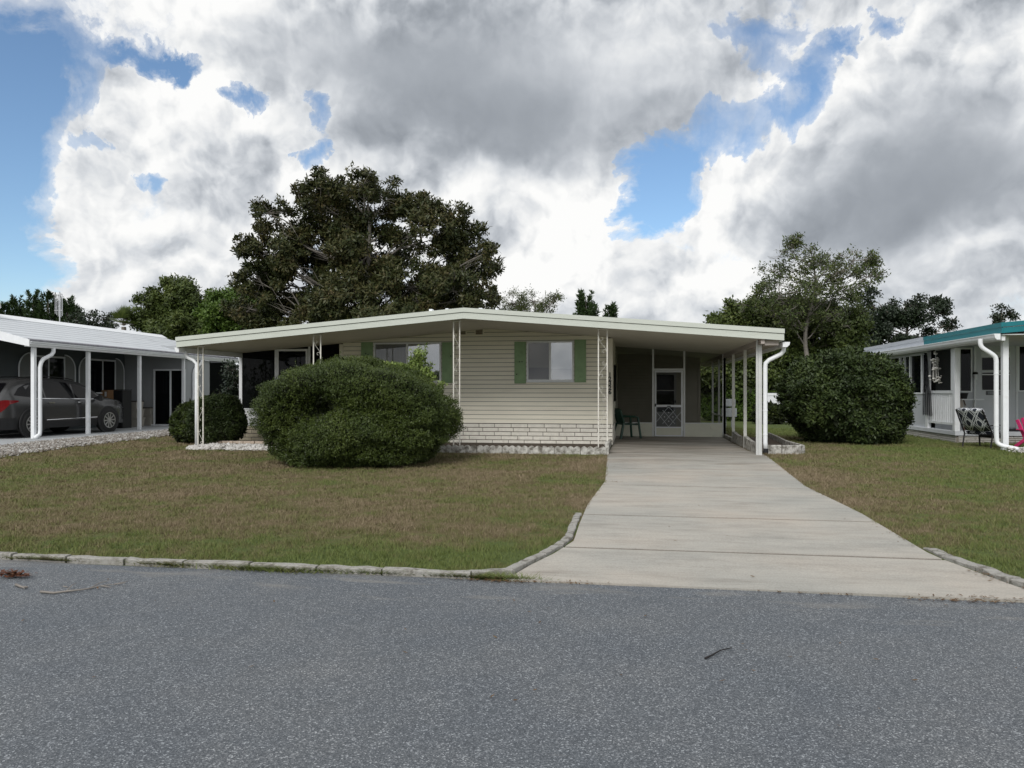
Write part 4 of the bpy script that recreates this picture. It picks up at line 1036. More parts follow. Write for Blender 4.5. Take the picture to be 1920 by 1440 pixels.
# ---------------------------------------------------------------- the SUV
def suv():
    F0 = Vector((math.sin(R(3.2)), math.cos(R(3.2)), 0)); Rt = Vector((F0.y, -F0.x, 0))
    uu, D = -13.10, 22.27
    mid = Vector((uu*CT-D*ST, uu*ST+D*CT, 0))
    c = mid-Rt*.93
    S = thing('parked_car', 'grey metallic five door crossover parked under the white carport roof', 'car', (c.x, c.y, .302), -R(3.2))
    paint = M('grey_car_paint', (.075,.075,.076), .22, .03, 2, metallic=.5, spec=.6)
    blk = M('black_trim', (.015,.015,.016), .6); chrome = M('chrome', (.75,.75,.76), .15, .02, 3, metallic=1)
    tint = glassmat('car_glass', (.004,.004,.005), .12, .45)
    tyre_m = M('tyre_rubber', (.018,.018,.018), .85, .1, 20); rim_m = M('alloy', (.55,.55,.56), .3, .04, 6, metallic=.8)
    top = [(-2.38,.98),(-2.33,1.08),(-2.2,1.24),(-1.95,1.48),(-1.8,1.60),(-1.3,1.66),(-.6,1.69),(.1,1.66),(.6,1.55),(1.0,1.33),(1.30,1.13),(1.6,1.08),(2.0,1.0),(2.25,.90),(2.38,.72)]
    ty, tz = [p[0] for p in top], [p[1] for p in top]
    T = lambda y: float(np.interp(y, ty, tz)); belt = lambda y: min(T(y)-.03, 1.08-.035*(y+2.3)*.5)
    HWf = lambda y: float(np.interp(y, [-2.38,-2.1,-1.5,1.2,1.9,2.38],[.80,.90,.94,.94,.90,.70]))
    def sx(y, z):
        hw = HWf(y); b = belt(y)
        if z <= b: return hw*(1-.10*max(0,(.5-z))/.5-.03*max(0,(z-.75))/.3)
        return hw*.97-(z-b)*.40
    rings = []
    ysr = sorted(set([round(-2.38+.17*i,3) for i in range(29)]+[2.38]))
    for y in ysr:
        t = T(y); b = belt(y); zs = [.26,.38,.55,.75,b]+([b+(t-.06-b)*k/3 for k in (1,2)] if t > b+.2 else [b+.002,b+.004])
        half = [(sx(y,z), z) for z in zs]
        e = sx(y, max(b,t-.06)); half += [(e, max(b+.006,t-.06)), (e-.10, t-.012), (0, t)]
        ring = [(x, y, z) for x, z in half]+[(-x, y, z) for x, z in half[-2::-1]]
        rings.append(ring)
    body = MB().loft(rings).build('body', paint, S, local=True, smooth=True)
    # wheels and arches
    for y, nm in ((-1.43,'r'),(1.43,'f')):
        for s in (1,-1):
            x = s*.80
            ar = MB(); ar.lathe([(.30,0),(.43,0),(.445,.012*s),(.43,.03*s),(.30,.03*s)], (s*.925, y, .385), 'x', 28, cap=False); ar.build('wheel_arch', blk, S, local=True)
            wh = MB(); wh.lathe([(.24,-.11),(.33,-.115),(.372,-.08),(.378,0),(.372,.08),(.33,.118),(.245,.11)], (x+s*.06, y, .378), 'x', 32, cap=False)
            tyo = wh.build('wheel', tyre_m, S, local=True, smooth=True)
            rm = MB(); rm.lathe([(.0,.05*s),(.235,.05*s),(.25,.09*s),(.25,.115*s),(.235,.12*s),(.225,.075*s),(.0,.07*s)], (x+s*.06,y,.378),'x',28)
            rmo = rm.build('rim', M('rim_shadow',(.05,.05,.05),.5), tyo, local=True)
            sp_ = MB()
            for k in range(10):
                a = 2*math.pi*k/10
                sp_.bar((x+s*.165, y+.05*math.cos(a), .378+.05*math.sin(a)), (x+s*.172, y+.235*math.cos(a+.06), .378+.235*math.sin(a+.06)), .035, .018, up=(1,0,0))
            sp_.lathe([(.0,.10*s),(.06,.10*s),(.055,.118*s),(0,.12*s)], (x+s*.06,y,.378),'x',16)
            sp_.lathe([(.222,.10*s),(.246,.10*s),(.246,.123*s),(.222,.12*s)], (x+s*.06,y,.378),'x',28,cap=False)
            sp_.build('spoke_set', rim_m, tyo, local=True)
    # sill cladding and rear bumper
    for s in (1,-1):
        q = MB(); q.loft([[(s*(sx(y,z)+.012), y, z) for z in (.24,.30,.36,.42)] for y in np.linspace(-1.0,1.0,9)], closed=False); q.build('sill', blk, S, local=True)
        q = MB(); q.tube([(s*(sx(y,.47)+.006), y, .47+.02*(y+1)/2) for y in np.linspace(-.95,.95,9)], .009, 5); q.build('chrome_strip', chrome, S, local=True)
        q = MB(); q.tube([(s*(sx(y,T(y)-.05)-.14), y, T(y)+.03) for y in np.linspace(-1.6,.4,10)], .016, 6); q.build('roof_rail', blk, S, local=True)
        # side glass
        def gpoly(pts): 
            v = MB(); v.quad(*[(s*(sx(y,z)+.008), y, z) for y, z in pts]); return v
        b = belt
        gpoly([(-1.95,1.18),(-1.3,b(-1.3)+.04),(-.98,b(-.98)+.04),(-.98,T(-.98)-.115),(-1.45,T(-1.45)-.13),(-1.75,1.38)]).build('rear_quarter_window', tint, S, local=True)
        gpoly([(-.92,b(-.92)+.04),(.08,b(.08)+.04),(.08,T(.08)-.125),(-.3,T(-.3)-.115),(-.92,T(-.92)-.115)]).build('rear_door_window', tint, S, local=True)
        gpoly([(.14,b(.14)+.04),(1.12,b(1.12)+.035),(.92,T(.92)-.13),(.5,T(.5)-.135),(.14,T(.14)-.125)]).build('front_door_window', tint, S, local=True)
        q = MB(); q.tube([(s*(sx(y,belt(y)+.025)+.012), y, belt(y)+.025) for y in np.linspace(-1.35,1.15,10)], .010, 5); q.build('window_moulding', chrome, S, local=True)
        for y in (-.78, .28): MB().box(s*(sx(y,.95)+.03)-.012, s*(sx(y,.95)+.03)+.012, y-.11, y+.09, .945, .975).build('door_handle', chrome, S, local=True)
        for y in (-1.0+.03, .11, 1.12): MB().loft([[(s*(sx(y,z)+.003), y-.004, z),(s*(sx(y,z)+.003), y+.004, z)] for z in (.44,.6,.8,1.0)], closed=False).build('door_gap', blk, S, local=True)
        mi = MB(); mi.loft([[(s*(.98+q_*.18),.93-r_*.5,1.08-r_),(s*(.98+q_*.18),.93+r_*.5,1.08-r_),(s*(.98+q_*.18),.93+r_*.4,1.08+r_),(s*(.98+q_*.18),.93-r_*.4,1.08+r_)] for q_, r_ in ((-.5,.02),(0,.06),(.6,.09),(1,.06))]); mi.build('wing_mirror', paint, S, local=True)
        # tail light, wrapping round the corner
        tl = MB(); ring = []
        red = M('tail_light_red', (.19,.006,.009), .15, .1, 12, spec=.7)
        tl.loft([[(s*(sx(y,zb)+.012), y, zb),(s*(sx(y,zm)+.012), y, zm),(s*(sx(y,zt2)+.012), y, zt2)] for y, zb, zm, zt2 in ((-2.375,.72,.83,.96),(-2.33,.73,.90,1.04),(-2.24,.80,.95,1.05),(-2.12,.93,1.0,1.045),(-1.85,1.0,1.02,1.035))], closed=False)
        tl.loft([[(s*x, -2.395, zb),(s*x, -2.39, zt2)] for x, zb, zt2 in ((.80,.72,.96),(.66,.72,.94),(.56,.74,.88))], closed=False)
        tl.build('tail_light', red, S, local=True)
        hl = MB(); hl.loft([[(s*(sx(y,z)+.012), y, z) for z in (.74,.80,.86)] for y in (1.95,2.1,2.25,2.33)], closed=False); hl.build('headlight', clearpane, S, local=True)
    rb = MB(); rb.loft([[(-x,y,z),(x,y,z)] for x,y,z in ((.74,-2.37,.24),(.80,-2.42,.32),(.83,-2.43,.5),(.82,-2.41,.56))], closed=False); rb.build('rear_bumper', blk, S, local=True)
    for s in (1,-1): MB().loft([[(s*(sx(y,z)+.013), y, z) for z in (.24,.35,.46,.56)] for y in (-2.40,-2.2,-2.0,-1.88)], closed=False).build('bumper_corner', blk, S, local=True)
    MB().box(-.5,.5,-2.43,-2.40,.585,.615).build('bumper_trim', chrome, S, local=True)
    MB().quad((-.68,-2.335,1.10),(.68,-2.335,1.10),(.58,-1.93,1.52),(-.58,-1.93,1.52)).build('rear_window', tint, S, local=True)
    MB().quad((-.70,1.28,1.16),(.70,1.28,1.16),(.56,.62,1.56),(-.56,.62,1.56)).build('windscreen', tint, S, local=True)
    MB().lathe([(0,0),(.02,0),(.02,.10),(.01,.14),(0,.14)], (0,-1.75,1.60),'z',8).build('roof_aerial', blk, S, local=True)
    ex = MB(); ex.box(.45,.66,-2.44,-2.40,.31,.37); ex.build('exhaust_tip', chrome, S, local=True)
suv()

# things stored in the carport, beyond the car
def on_slab(px, py): 
    D = F*(CH-.30)/(py-HY); return wp(px, py, D)
p = on_slab(222, 802.5)
CB = thing('storage_cabinet', 'narrow black storage cabinet standing in front of the parked car', 'cabinet', (p.x, p.y, .302), NA)
MB().box(-.02,.33,-.25,.25,0,1.32).build('carcass', black_m, CB, local=True, bevel=.01)
MB().box(-.03,.34,-.26,.26,1.325,1.35).build('top', black_m, CB, local=True)
MB().box(.0,.31,-.268,-.252,.04,1.3).build('door', black_m, CB, local=True)
p2 = wp(200, 745, 27.2)
BX = thing('cardboard_box', 'brown cardboard box on the black stand ahead of the car bonnet', 'box', (p2.x-.05, p2.y, .302+.55), NA)
card = M('cardboard', (.30,.17,.085), .8, .06, 4)
MB().box(-.42,.30,-.3,.3,0,.78).build('carton', card, BX, local=True)
MB().box(-.42,.30,-.305,-.301,.35,.41).build('tape', M('tape',(.4,.3,.2),.3), BX, local=True); MB().box(.18,.26,-.305,-.3015,.55,.72).build('paper_tag', white, BX, local=True)
BST = thing('box_stand', 'low black stand carrying the brown cardboard box', 'stand', (p2.x-.05, p2.y, .302), NA)
for sx_ in (-.38,.26):
    for sy in (-.26,.26): MB().box(sx_-.03,sx_+.03,sy-.03,sy+.03,0,.5).build('leg', black_m, BST, local=True)
MB().box(-.45,.33,-.32,.32,.5,.548).build('top', black_m, BST, local=True)
tote = M('beige_tote', (.36,.34,.30), .6, .08, 4)
p3 = on_slab(247, 800); zz = .302
def tote_(name, x, y, z, w_, h_, label, lidm=tote):
    o = thing('storage_tote', label, 'storage box', (x, y, z), NA, 'storage boxes stacked by the sliding door')
    MB().loft([[(-w_*.46,-.2,0),(w_*.46,-.2,0),(w_*.46,.2,0),(-w_*.46,.2,0)],[(-w_/2,-.22,h_*.86),(w_/2,-.22,h_*.86),(w_/2,.22,h_*.86),(-w_/2,.22,h_*.86)]]).build('tub', tote, o, local=True, bevel=.01)
    MB().box(-w_/2-.02,w_/2+.02,-.24,.24,h_*.87,h_).build('lid', lidm, o, local=True, bevel=.01)
dk_ = M('dark_lid', (.06,.05,.045), .5)
tote_('a', p3.x, p3.y, .302, .74, .33, 'beige storage tote, lowest of the tall stack by the white wall')
tote_('b', p3.x, p3.y, .634, .70, .31, 'beige storage tote in the middle of the tall stack by the white wall')
tote_('c', p3.x, p3.y, .946, .66, .30, 'storage tote with dark lid, topmost of the tall stack by the white wall', dk_)
p4 = on_slab(277, 797.5)
tote_('d', p4.x, p4.y, .302, .52, .40, 'beige storage tote under the short stack next to the sliding door')
tote_('e', p4.x, p4.y, .704, .50, .28, 'small storage tote with dark lid beside the sliding door', dk_)

# ================================================================ teal edged house on the right (same axes as the cream house)
RX0, RY0, RY1 = 8.62, 19.3, 34.0       # side of the roof, front, back
RG = gz(9,20)
RH = thing('teal_trim_house', 'white house with teal roof edge and front porch on the right', 'house', (RX0, RY0, RG))
teal = M('teal_paint', (.010,.165,.195), .4, .06, 3, dirt=(.012,.12,.14), dscale=4); greyf = M('grey_blue_paint', (.50,.53,.58), .5, .05, 3)
def rp(mb, name, mat, parent=None, **k): return mb.build(name, mat, parent or RH, **k)
rz2 = lambda x: 3.22+(x-RX0)*.083
YT = 24.1
q = MB(); q.prism([(RX0+.03,rz2(RX0)-.23),(RX0+.03,rz2(RX0)-.02),(RX0+7,rz2(RX0+7)-.02),(RX0+12,rz2(RX0+7)-.4),(RX0+12,rz2(RX0+7)-.6),(RX0+7,rz2(RX0+7)-.23)], 'y', RY0+.04, RY1)
rro = rp(q, 'roof', white2)
def rfas(y0, y1, mat, nm):
    q = MB(); q.prism([(RX0+.028,rz2(RX0)-.25),(RX0,rz2(RX0)-.25),(RX0,rz2(RX0)-.115),(RX0-.02,rz2(RX0)-.10),(RX0-.02,rz2(RX0)),(RX0+.028,rz2(RX0))], 'y', y0, y1); return rp(q, nm, mat, rro)
f1 = rfas(RY0, YT, teal, 'fascia'); f1['label'] = 'teal roof edge'; f2 = rfas(YT+.004, RY1, greyf, 'fascia'); f2['label'] = 'unpainted grey roof edge'
q = MB(); q.prism([(RX0+.03,rz2(RX0)-.25),(RX0+7,rz2(RX0+7)-.25),(RX0+7,rz2(RX0+7)-.12),(RX0+.03,rz2(RX0)-.12)], 'y', RY0, RY0+.03)
q.prism([(RX0-.02,rz2(RX0)-.105),(RX0+7,rz2(RX0+7)-.105),(RX0+7,rz2(RX0+7)),(RX0-.02,rz2(RX0))], 'y', RY0-.022, RY0-.002); rp(q, 'front_fascia', teal, rro)
q = MB(); q.box(RX0+.035, RX0+7, RY0+.045, RY1, 2.93, 2.95); rp(q, 'soffit', M('pale_soffit', (.62,.63,.64), .7), rro)
gq = MB(); gz0 = rz2(RX0)-.40
gq.prism([(RX0-.02,gz0),(RX0-.10,gz0),(RX0-.14,gz0+.05),(RX0-.15,gz0+.115),(RX0-.165,gz0+.12),(RX0-.165,gz0+.14),(RX0-.02,gz0+.14)], 'y', RY0+.02, RY1); rp(gq, 'gutter', white2)
# bluish stepped roof pans seen under the grey edge: side beam
q = MB(); q.box(RX0+.04, RX0+.12, RY0+.1, RY1, 2.80, 2.93); rp(q, 'beam', white)
# post and downspout
XPp, YPp = 8.93, 19.85
zp = lambda y: G0
rp(MB().box(XPp-.065, XPp+.065, YPp-.065, YPp+.065, RG-.02, 2.928), 'post', white2, bevel=.01)
d = MB(); xq, yq = X_at(1868, 19.62), 19.62
xg = X_at(1838, yq+.05); zq = gz0-.34
d.tube(smoothpts([Vector(q_) for q_ in ((xg,yq+.05,gz0+.04),(xg,yq+.05,gz0-.10),(xg+.05,yq+.04,gz0-.19),(xq-.10,yq,zq+.02),(xq,yq,zq-.08),(xq,yq,zq-.3),(xq,yq,1.2),(xq,yq,RG+.30),(xq+.02,yq-.03,RG+.14),(xq+.36,yq-.25,RG+.06),(xq+.46,yq-.32,RG+.04))], 2), .052, 12)
dso2 = rp(d, 'downspout', white2, smooth=True)
for z in (2.0, .75): rp(MB().lathe([(0,0),(.057,0),(.057,.03),(0,.03)], (xq,yq,z),'z',12), 'pipe_band', white2, dso2)
# porch: floor, brick base, railing, columns
XW, YC = 8.9, 22.5
ZF = .45
bk2 = MB(); bricks(bk2, None, XW+.03, XW+5, YC, RG-.04, ZF-.10, 4, bl=.42)
bricks(bk2, None, YC, 33, XW, RG-.04, ZF-.10, 4, bl=.42, along='y', face=-1)
bo2 = rp(bk2, 'brick_base', M('grey_white_brick', (.52,.50,.47), .85, .14, 8, bump=.8, bscale=40, dirt=(.24,.21,.18), dscale=4), bevel=.006)
q = MB(); q.box(XW-.012, XW+5, YC-.012, 33, RG-.04, ZF-.12); rp(q, 'mortar', mortar_m, bo2)
q = MB(); q.box(XW-.07, XW+5, YC-.07, 33, ZF-.09, ZF+.03); rp(q, 'porch_floor', M('grey_white_floor', (.58,.60,.63), .6, .06, 3), bevel=.01)
yb = Y_at(1741, XW)          # end of the railing
ya2 = Y_at(1797, XW)
rp(MB().box(XW-.075, XW+.065, YC-.06, YC+.10, ZF+.03, 2.80), 'porch_column', white2, bevel=.008)
rl = MB(); rl.box(XW-.04, XW+.04, YC+.11, yb-.06, 1.53, 1.61); rl.box(XW-.03, XW+.03, YC+.11, yb-.06, .64, .70); ro = rp(rl, 'railing', white2)
yy = YC+.2
while yy < yb-.1:
    rp(MB().box(XW-.022, XW+.022, yy-.024, yy+.024, .702, 1.528), 'baluster', white2, ro); yy += .135
q = MB(); q.box(XW-.05, XW+.05, yb-.06, yb+.12, ZF+.03, 2.80); rp(q, 'porch_column', white2)
q = MB(); q.box(XW+.0, XW+.06, YC+.28, YC+.40, 1.62, 2.8); rp(q, 'screen_mullion', white2)
rp(MB().quad((XW+.05,YC+.1,1.62),(XW+.05,yb-.05,1.62),(XW+.05,yb-.05,2.8),(XW+.05,YC+.1,2.8)), 'porch_screen', screen_dk)
# side wall with windows
lw2 = M('white_siding', (.52,.54,.57), .6, .05, 3)
q = MB(); q.box(XW, XW+.08, yb+.125, 33, ZF+.03, 1.50); q.box(XW, XW+.08, yb+.125, 33, 2.72, 2.92); rp(q, 'side_wall', lw2)
q = MB()
for px in (1728, 1706, 1695, 1687, 1668): 
    y = Y_at(px, XW); q.box(XW-.01, XW+.05, y-.04, y+.04, 1.53, 2.72)
q.box(XW-.03, XW+.05, yb+.125, 32.5, 1.505, 1.55); wfo = rp(q, 'side_window', white2)
rp(MB().box(XW+.055, XW+.06, yb+.125, 32.9, 1.55, 2.72), 'pane', darkpane, wfo)
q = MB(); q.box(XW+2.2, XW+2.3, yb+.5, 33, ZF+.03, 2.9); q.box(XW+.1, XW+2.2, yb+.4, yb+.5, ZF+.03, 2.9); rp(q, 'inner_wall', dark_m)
# front wall with the door
YD = 24.2
q = MB(); xs0 = X_at(1797, YD); q.box(XW+.1, X_at(1798,YD), YD, YD+.08, ZF+.03, 2.92); q.box(X_at(1798,YD), XW+5, YD, YD+.08, ZF+.03, 2.92); rp(q, 'front_wall', lw2)
def fwin(px0, px1, py0, py1, slat=False):
    x0, x1 = X_at(px0, YD), X_at(px1, YD); z1, z0 = Z_at(py0, x0, YD), Z_at(py1, x0, YD)
    f = MB(); t = .04
    f.box(x0-t, x0, YD-.05, YD-.002, z0-t, z1+t); f.box(x1, x1+t, YD-.05, YD-.002, z0-t, z1+t); f.box(x0, x1, YD-.05, YD-.002, z1, z1+t); f.box(x0-.02, x1+.02, YD-.07, YD-.052, z0-t, z0)
    fo = rp(f, 'front_window', white2); rp(MB().box(x0, x1, YD-.03, YD-.026, z0, z1), 'pane', darkpane, fo)
    if slat: rp(MB().box(x0+.02, x1-.02, YD-.02, YD-.012, z0, z1), 'blind', M('brown_blind', (.05,.04,.04), .8, .2, 3, stretch=(8,1,.2)), fo)
fwin(1800, 1819, 655, 733, True); fwin(1910, 1945, 650, 732)
x0, x1 = X_at(1829, YD), X_at(1903, YD); zD = Z_at(647, x0, YD)
df_ = M('door_white', (.60,.62,.65), .5, .05, 3)
zw0 = ZF+.06
dr = MB(); dr.box(x0, x1, YD-.05, YD-.003, zw0, zD); dro = rp(dr, 'front_door', df_, bevel=.006)
dr = MB(); dr.box(x0-.06, x0-.006, YD-.06, YD-.002, ZF+.03, zD+.06); dr.box(x1+.006, x1+.06, YD-.06, YD-.002, ZF+.03, zD+.06); dr.box(x0-.006, x1+.006, YD-.06, YD-.002, zD+.004, zD+.06); rp(dr, 'frame', white2, dro)
wx0, wx1 = X_at(1840, YD), X_at(1891, YD)
for py0, py1 in ((671,694),(699,731)): rp(MB().box(wx0, wx1, YD-.058, YD-.052, Z_at(py1,x0,YD), Z_at(py0,x0,YD)), 'door_window', darkpane, dro)
rp(MB().box(wx0-.02, wx1+.02, YD-.068, YD-.059, Z_at(703.5,x0,YD), Z_at(701.5,x0,YD)), 'glazing_bar', white2, dro)
rp(MB().box(wx0-.03, wx1+.03, YD-.066, YD-.051, Z_at(670.5,x0,YD), Z_at(660,x0,YD)), 'door_canopy', white2, dro)
sx0, sx1 = X_at(1847, YD), X_at(1884, YD); sz0, sz1 = Z_at(740.5,x0,YD), Z_at(733,x0,YD)
plq = rp(MB().box(sx0, sx1, YD-.062, YD-.051, sz0, sz1), 'door_plaque', black_m, dro)
rp(MB().box(sx0+.012, sx1-.012, YD-.066, YD-.0625, sz0+.012, sz1-.012), 'plaque_face', M('plaque_mottle', (.22,.23,.25), .6, .9, 16, stretch=(1,1,.2)), plq)
lx = X_at(1826, YD)
lt = MB(); lt.lathe([(0,0),(.05,0),(.05,.16),(0,.16)], (lx, YD-.10, Z_at(712,lx,YD)),'z',10); lo = rp(lt, 'wall_lantern', white2)
lt = MB(); lt.lathe([(0,0),(.075,0),(.06,.06),(0,.07)], (lx, YD-.10, Z_at(712,lx,YD)+.162),'z',10); lt.box(lx-.02,lx+.02,YD-.06,YD-.005,Z_at(712,lx,YD)+.06,Z_at(712,lx,YD)+.12); rp(lt, 'lantern_cap', black_m, lo)
rp(MB().box(x0+.0, XW+5, YC+.05, YC+.12, ZF+.034, ZF+.10), 'dark_floor_strip', black_m)  # black strip along the front edge of the porch floor

# furniture and hangings of that porch
tx = X_at(1817, 23.3)
TB = thing('bistro_table', 'tall white bistro table by the porch window of the teal trimmed house', 'table', (tx, 23.3, ZF+.03))
ztp = Z_at(748, tx, 23.3)-ZF-.03
MB().box(-.30,.30,-.25,.25,ztp-.025,ztp).build('tabletop', white2, TB, local=True, bevel=.005)
for a, b_ in ((-.24,.24),(.24,-.24)):
    MB().tube([(a,-.2,0),(b_*.4,-.1,ztp*.6),(b_*.6,0,ztp-.026)], .012, 6).build('leg', alum, TB, local=True)
    MB().tube([(a,.2,0),(b_*.4,.1,ztp*.6),(b_*.6,0,ztp-.026)], .012, 6).build('leg', alum, TB, local=True)
PT = thing('plant_pot', 'black tapered pot standing on the tall white porch table', 'pot', (X_at(1806, 23.3), 23.3, ZF+.03+ztp))
MB().lathe([(0,0),(.09,0),(.13,.17),(.115,.17),(.08,.02),(0,.02)], (0,0,0), 'z', 16).build('pot', black_m, PT, local=True)
bx = X_at(1809, 23.0)
BC = thing('bentwood_chair', 'brown round backed chair beside the tall white porch table', 'chair', (bx, 23.0, ZF+.03), R(200))
brn = M('brown_wood', (.10,.05,.03), .5, .2, 5)
MB().lathe([(0,0),(.20,0),(.21,.025),(.20,.04),(0,.045)], (0,0,.42),'z',18).build('seat', M('beige_seat',(.42,.38,.33),.8), BC, local=True)
MB().tube([(-.19,-.17,.44),(-.20,-.20,.7),(-.15,-.22,.88),(0,-.23,.93),(.15,-.22,.88),(.20,-.20,.7),(.19,-.17,.44)], .018, 8).build('back_hoop', brn, BC, local=True)
MB().tube([(-.19,-.2,.62),(0,-.22,.6),(.19,-.2,.62)], .016, 6).build('back_rail', brn, BC, local=True)
MB().loft([[(-.14,-.222,.64),(.14,-.222,.64),(.14,-.205,.64),(-.14,-.205,.64)],[(-.13,-.235,.86),(.13,-.235,.86),(.13,-.215,.86),(-.13,-.215,.86)]]).build('back_pad', M('cane_panel',(.40,.36,.32),.8), BC, local=True)
for sx_ in (-1,1):
    for sy in (-1,1): MB().tube([(sx_*.15,sy*.15,.42),(sx_*.20,sy*.20,0)], [.018,.014], 6).build('leg', brn, BC, local=True)
# wind chime of shells
wy = YC+1.15; cx0 = XW-.12
wzt = Z_at(655, cx0, wy)
WC = thing('wind_chime', 'white shell wind chime hanging in the dark porch opening above the railing', 'wind chime', (cx0, wy, wzt))
shell = M('shell_white', (.72,.70,.66), .5, .1, 20)
MB().tube([(0,0,.16),(0,0,-.25)], .006, 4).build('cord', alum, WC, local=True)
def clump(cz, n, sp_, hs, nm):
    m_ = MB()
    for _ in range(n):
        a = rng.normal(0, sp_, 2); r_ = rng.uniform(.024,.044); z_ = cz+rng.normal(0,hs)
        m_.lathe([(0,-r_*.7),(r_*.8,-r_*.35),(r_,0),(r_*.7,r_*.4),(0,r_*.6)], (a[0],a[1],z_),'z',7)
    return m_.build(nm, shell, WC, local=True)
clump(-.10,6,.02,.05,'shell_string'); clump(-.33,24,.065,.045,'shell_ring'); clump(-.56,16,.06,.03,'shell_ring'); clump(-.88,26,.085,.05,'shell_fringe')
st_ = MB()
for a in np.linspace(0,2*math.pi,8)[:-1]: st_.tube([(.06*math.cos(a),.06*math.sin(a),-.33),(.08*math.cos(a),.08*math.sin(a),-.92)], .006, 4)
st_.build('shell_string', shell, WC, local=True)
# black gauze over the railing
gy0, gy1 = yb-.05, yb-.62
gv = MB(); rows = []
for i, (z, ya, yb_) in enumerate(((2.76,yb+.02,yb-.12),(2.5,yb+.02,yb-.2),(2.1,yb+.05,yb-.25),(1.75,yb+.10,yb-.3),(1.6,yb+.14,yb-.42),(1.3,yb+.17,yb-.5),(1.0,yb+.20,yb-.58),(.86,yb+.22,yb-.62))):
    row = []
    for k in range(17):
        t = k/16; y = ya+(yb_-ya)*t; row.append((XW-.10-(.025*math.sin(k*1.9+i*.5)), y, z+.04*math.sin(k*2.3)*(i == 7)))
    rows.append(row)
gv.loft(rows, closed=False)
gauze = screenmat('black_gauze', (.012,.012,.014), .42)
gvo = gv.build('gauze_drape', gauze, None); tag(gvo, 'black gauze cloth hanging over the white porch railing', 'drape')
# patterned patio chair
def trellis():
    m, nt, N, L = newmat('trellis_fabric')
    out = N.new('ShaderNodeOutputMaterial'); b = N.new('ShaderNodeBsdfPrincipled'); L.new(b.outputs[0], out.inputs[0]); b.inputs['Roughness'].default_value = .8
    tc = N.new('ShaderNodeTexCoord'); sp_ = N.new('ShaderNodeSeparateXYZ'); L.new(tc.outputs['UV'], sp_.inputs[0])
    def mt(op, a, b_=None, c=None):
        n = N.new('ShaderNodeMath'); n.operation = op
        for i, x in enumerate((a,b_,c)):
            if x is None: continue
            if isinstance(x,(int,float)): n.inputs[i].default_value = x
            else: L.new(x, n.inputs[i])
        return n.outputs[0]
    masks = []
    U, V = sp_.outputs[0], sp_.outputs[1]
    for e, dd in ((mt('ADD',U,V),.09),(mt('SUBTRACT',U,V),.09)):
        for sh in (0,.22):
            fr_ = mt('ABSOLUTE', mt('SUBTRACT', mt('FRACT', mt('ADD', mt('MULTIPLY', e, 1.0), sh)), .5)); masks.append(mt('LESS_THAN', fr_, .045))
    fu, fv = mt('SUBTRACT', mt('FRACT', U), .5), mt('SUBTRACT', mt('FRACT', V), .5)
    rr = mt('SQRT', mt('ADD', mt('MULTIPLY',fu,fu), mt('MULTIPLY',fv,fv)))
    masks.append(mt('LESS_THAN', mt('ABSOLUTE', mt('SUBTRACT', rr, .26)), .04))
    acc = masks[0]
    for q in masks[1:]: acc = mt('MAXIMUM', acc, q)
    mx = N.new('ShaderNodeMix'); mx.data_type = 'RGBA'; L.new(acc, mx.inputs[0]); mx.inputs[6].default_value = (.018,.022,.035,1); mx.inputs[7].default_value = (.62,.64,.66,1); L.new(mx.outputs[2], b.inputs['Base Color'])
    return m
def uv_project(o, fx, fy):
    me = o.data; uv = me.uv_layers.new(name='UVMap')
    for l in me.loops:
        c = me.vertices[l.vertex_index].co; uv.data[l.index].uv = (fx(c), fy(c))
def patio_chair():
    x0, y0 = X_at(1848, 20.7), 20.7
    C = thing('patio_chair', 'navy and white trellis patterned patio chair on black legs beside the porch', 'chair', (x0, y0, gz(x0,y0)), R(-55)); C.scale = (1.08,1.12,.90)
    tm = trellis(); fm = M('black_steel', (.015,.014,.016), .5)
    def cushion(profile, name, w=.62, th=.09):
        mb = MB(); rings = []
        for y, z, nx_, nz_ in profile:
            ring = []
            for x, e in ((-w/2,.25),(-w*.42,.85),(0,1),(w*.42,.85),(w/2,.25)): ring.append((x, y+nx_*th/2*e, z+nz_*th/2*e))
            for x, e in ((w/2,-.25),(w*.42,-.85),(0,-1),(-w*.42,-.85),(-w/2,-.25)): ring.append((x, y+nx_*th/2*e, z+nz_*th/2*e))
            rings.append(ring)
        o = mb.loft(rings).build(name, tm, C, local=True, smooth=True)
        uv_project(o, lambda c: c.x*3.9, lambda c: (c.y*.75+c.z)*3.9); return o
    cushion([(-.26,.50,.85,.5),(-.36,.68,.9,.42),(-.46,.88,.9,.42),(-.55,1.06,.9,.42),(-.57,1.10,.7,.7)], 'back_cushion')
    cushion([(-.24,.43,0,1),(-.05,.44,0,1),(.18,.45,0,1),(.33,.44,.2,1),(.37,.40,.8,.5)], 'seat_cushion')
    for s in (-1,1):
        MB().tube([(s*.33,.30,0),(s*.33,.28,.40),(s*.33,.25,.62),(s*.335,-.05,.65),(s*.335,-.34,.64)], .017, 7).build('armrest', fm, C, local=True)
        MB().tube([(s*.33,-.34,0),(s*.33,-.26,.4),(s*.32,-.44,.75),(s*.31,-.60,1.08)], .017, 7).build('leg', fm, C, local=True)
        MB().tube([(s*.33,.30,0),(s*.33,.27,.40)], .018, 7).build('leg', fm, C, local=True)
    MB().box(-.32,.32,-.26,.30,.365,.385).build('seat_frame', fm, C, local=True)
    MB().box(-.31,.31,.27,.285,.26,.365).build('apron', fm, C, local=True)
patio_chair()
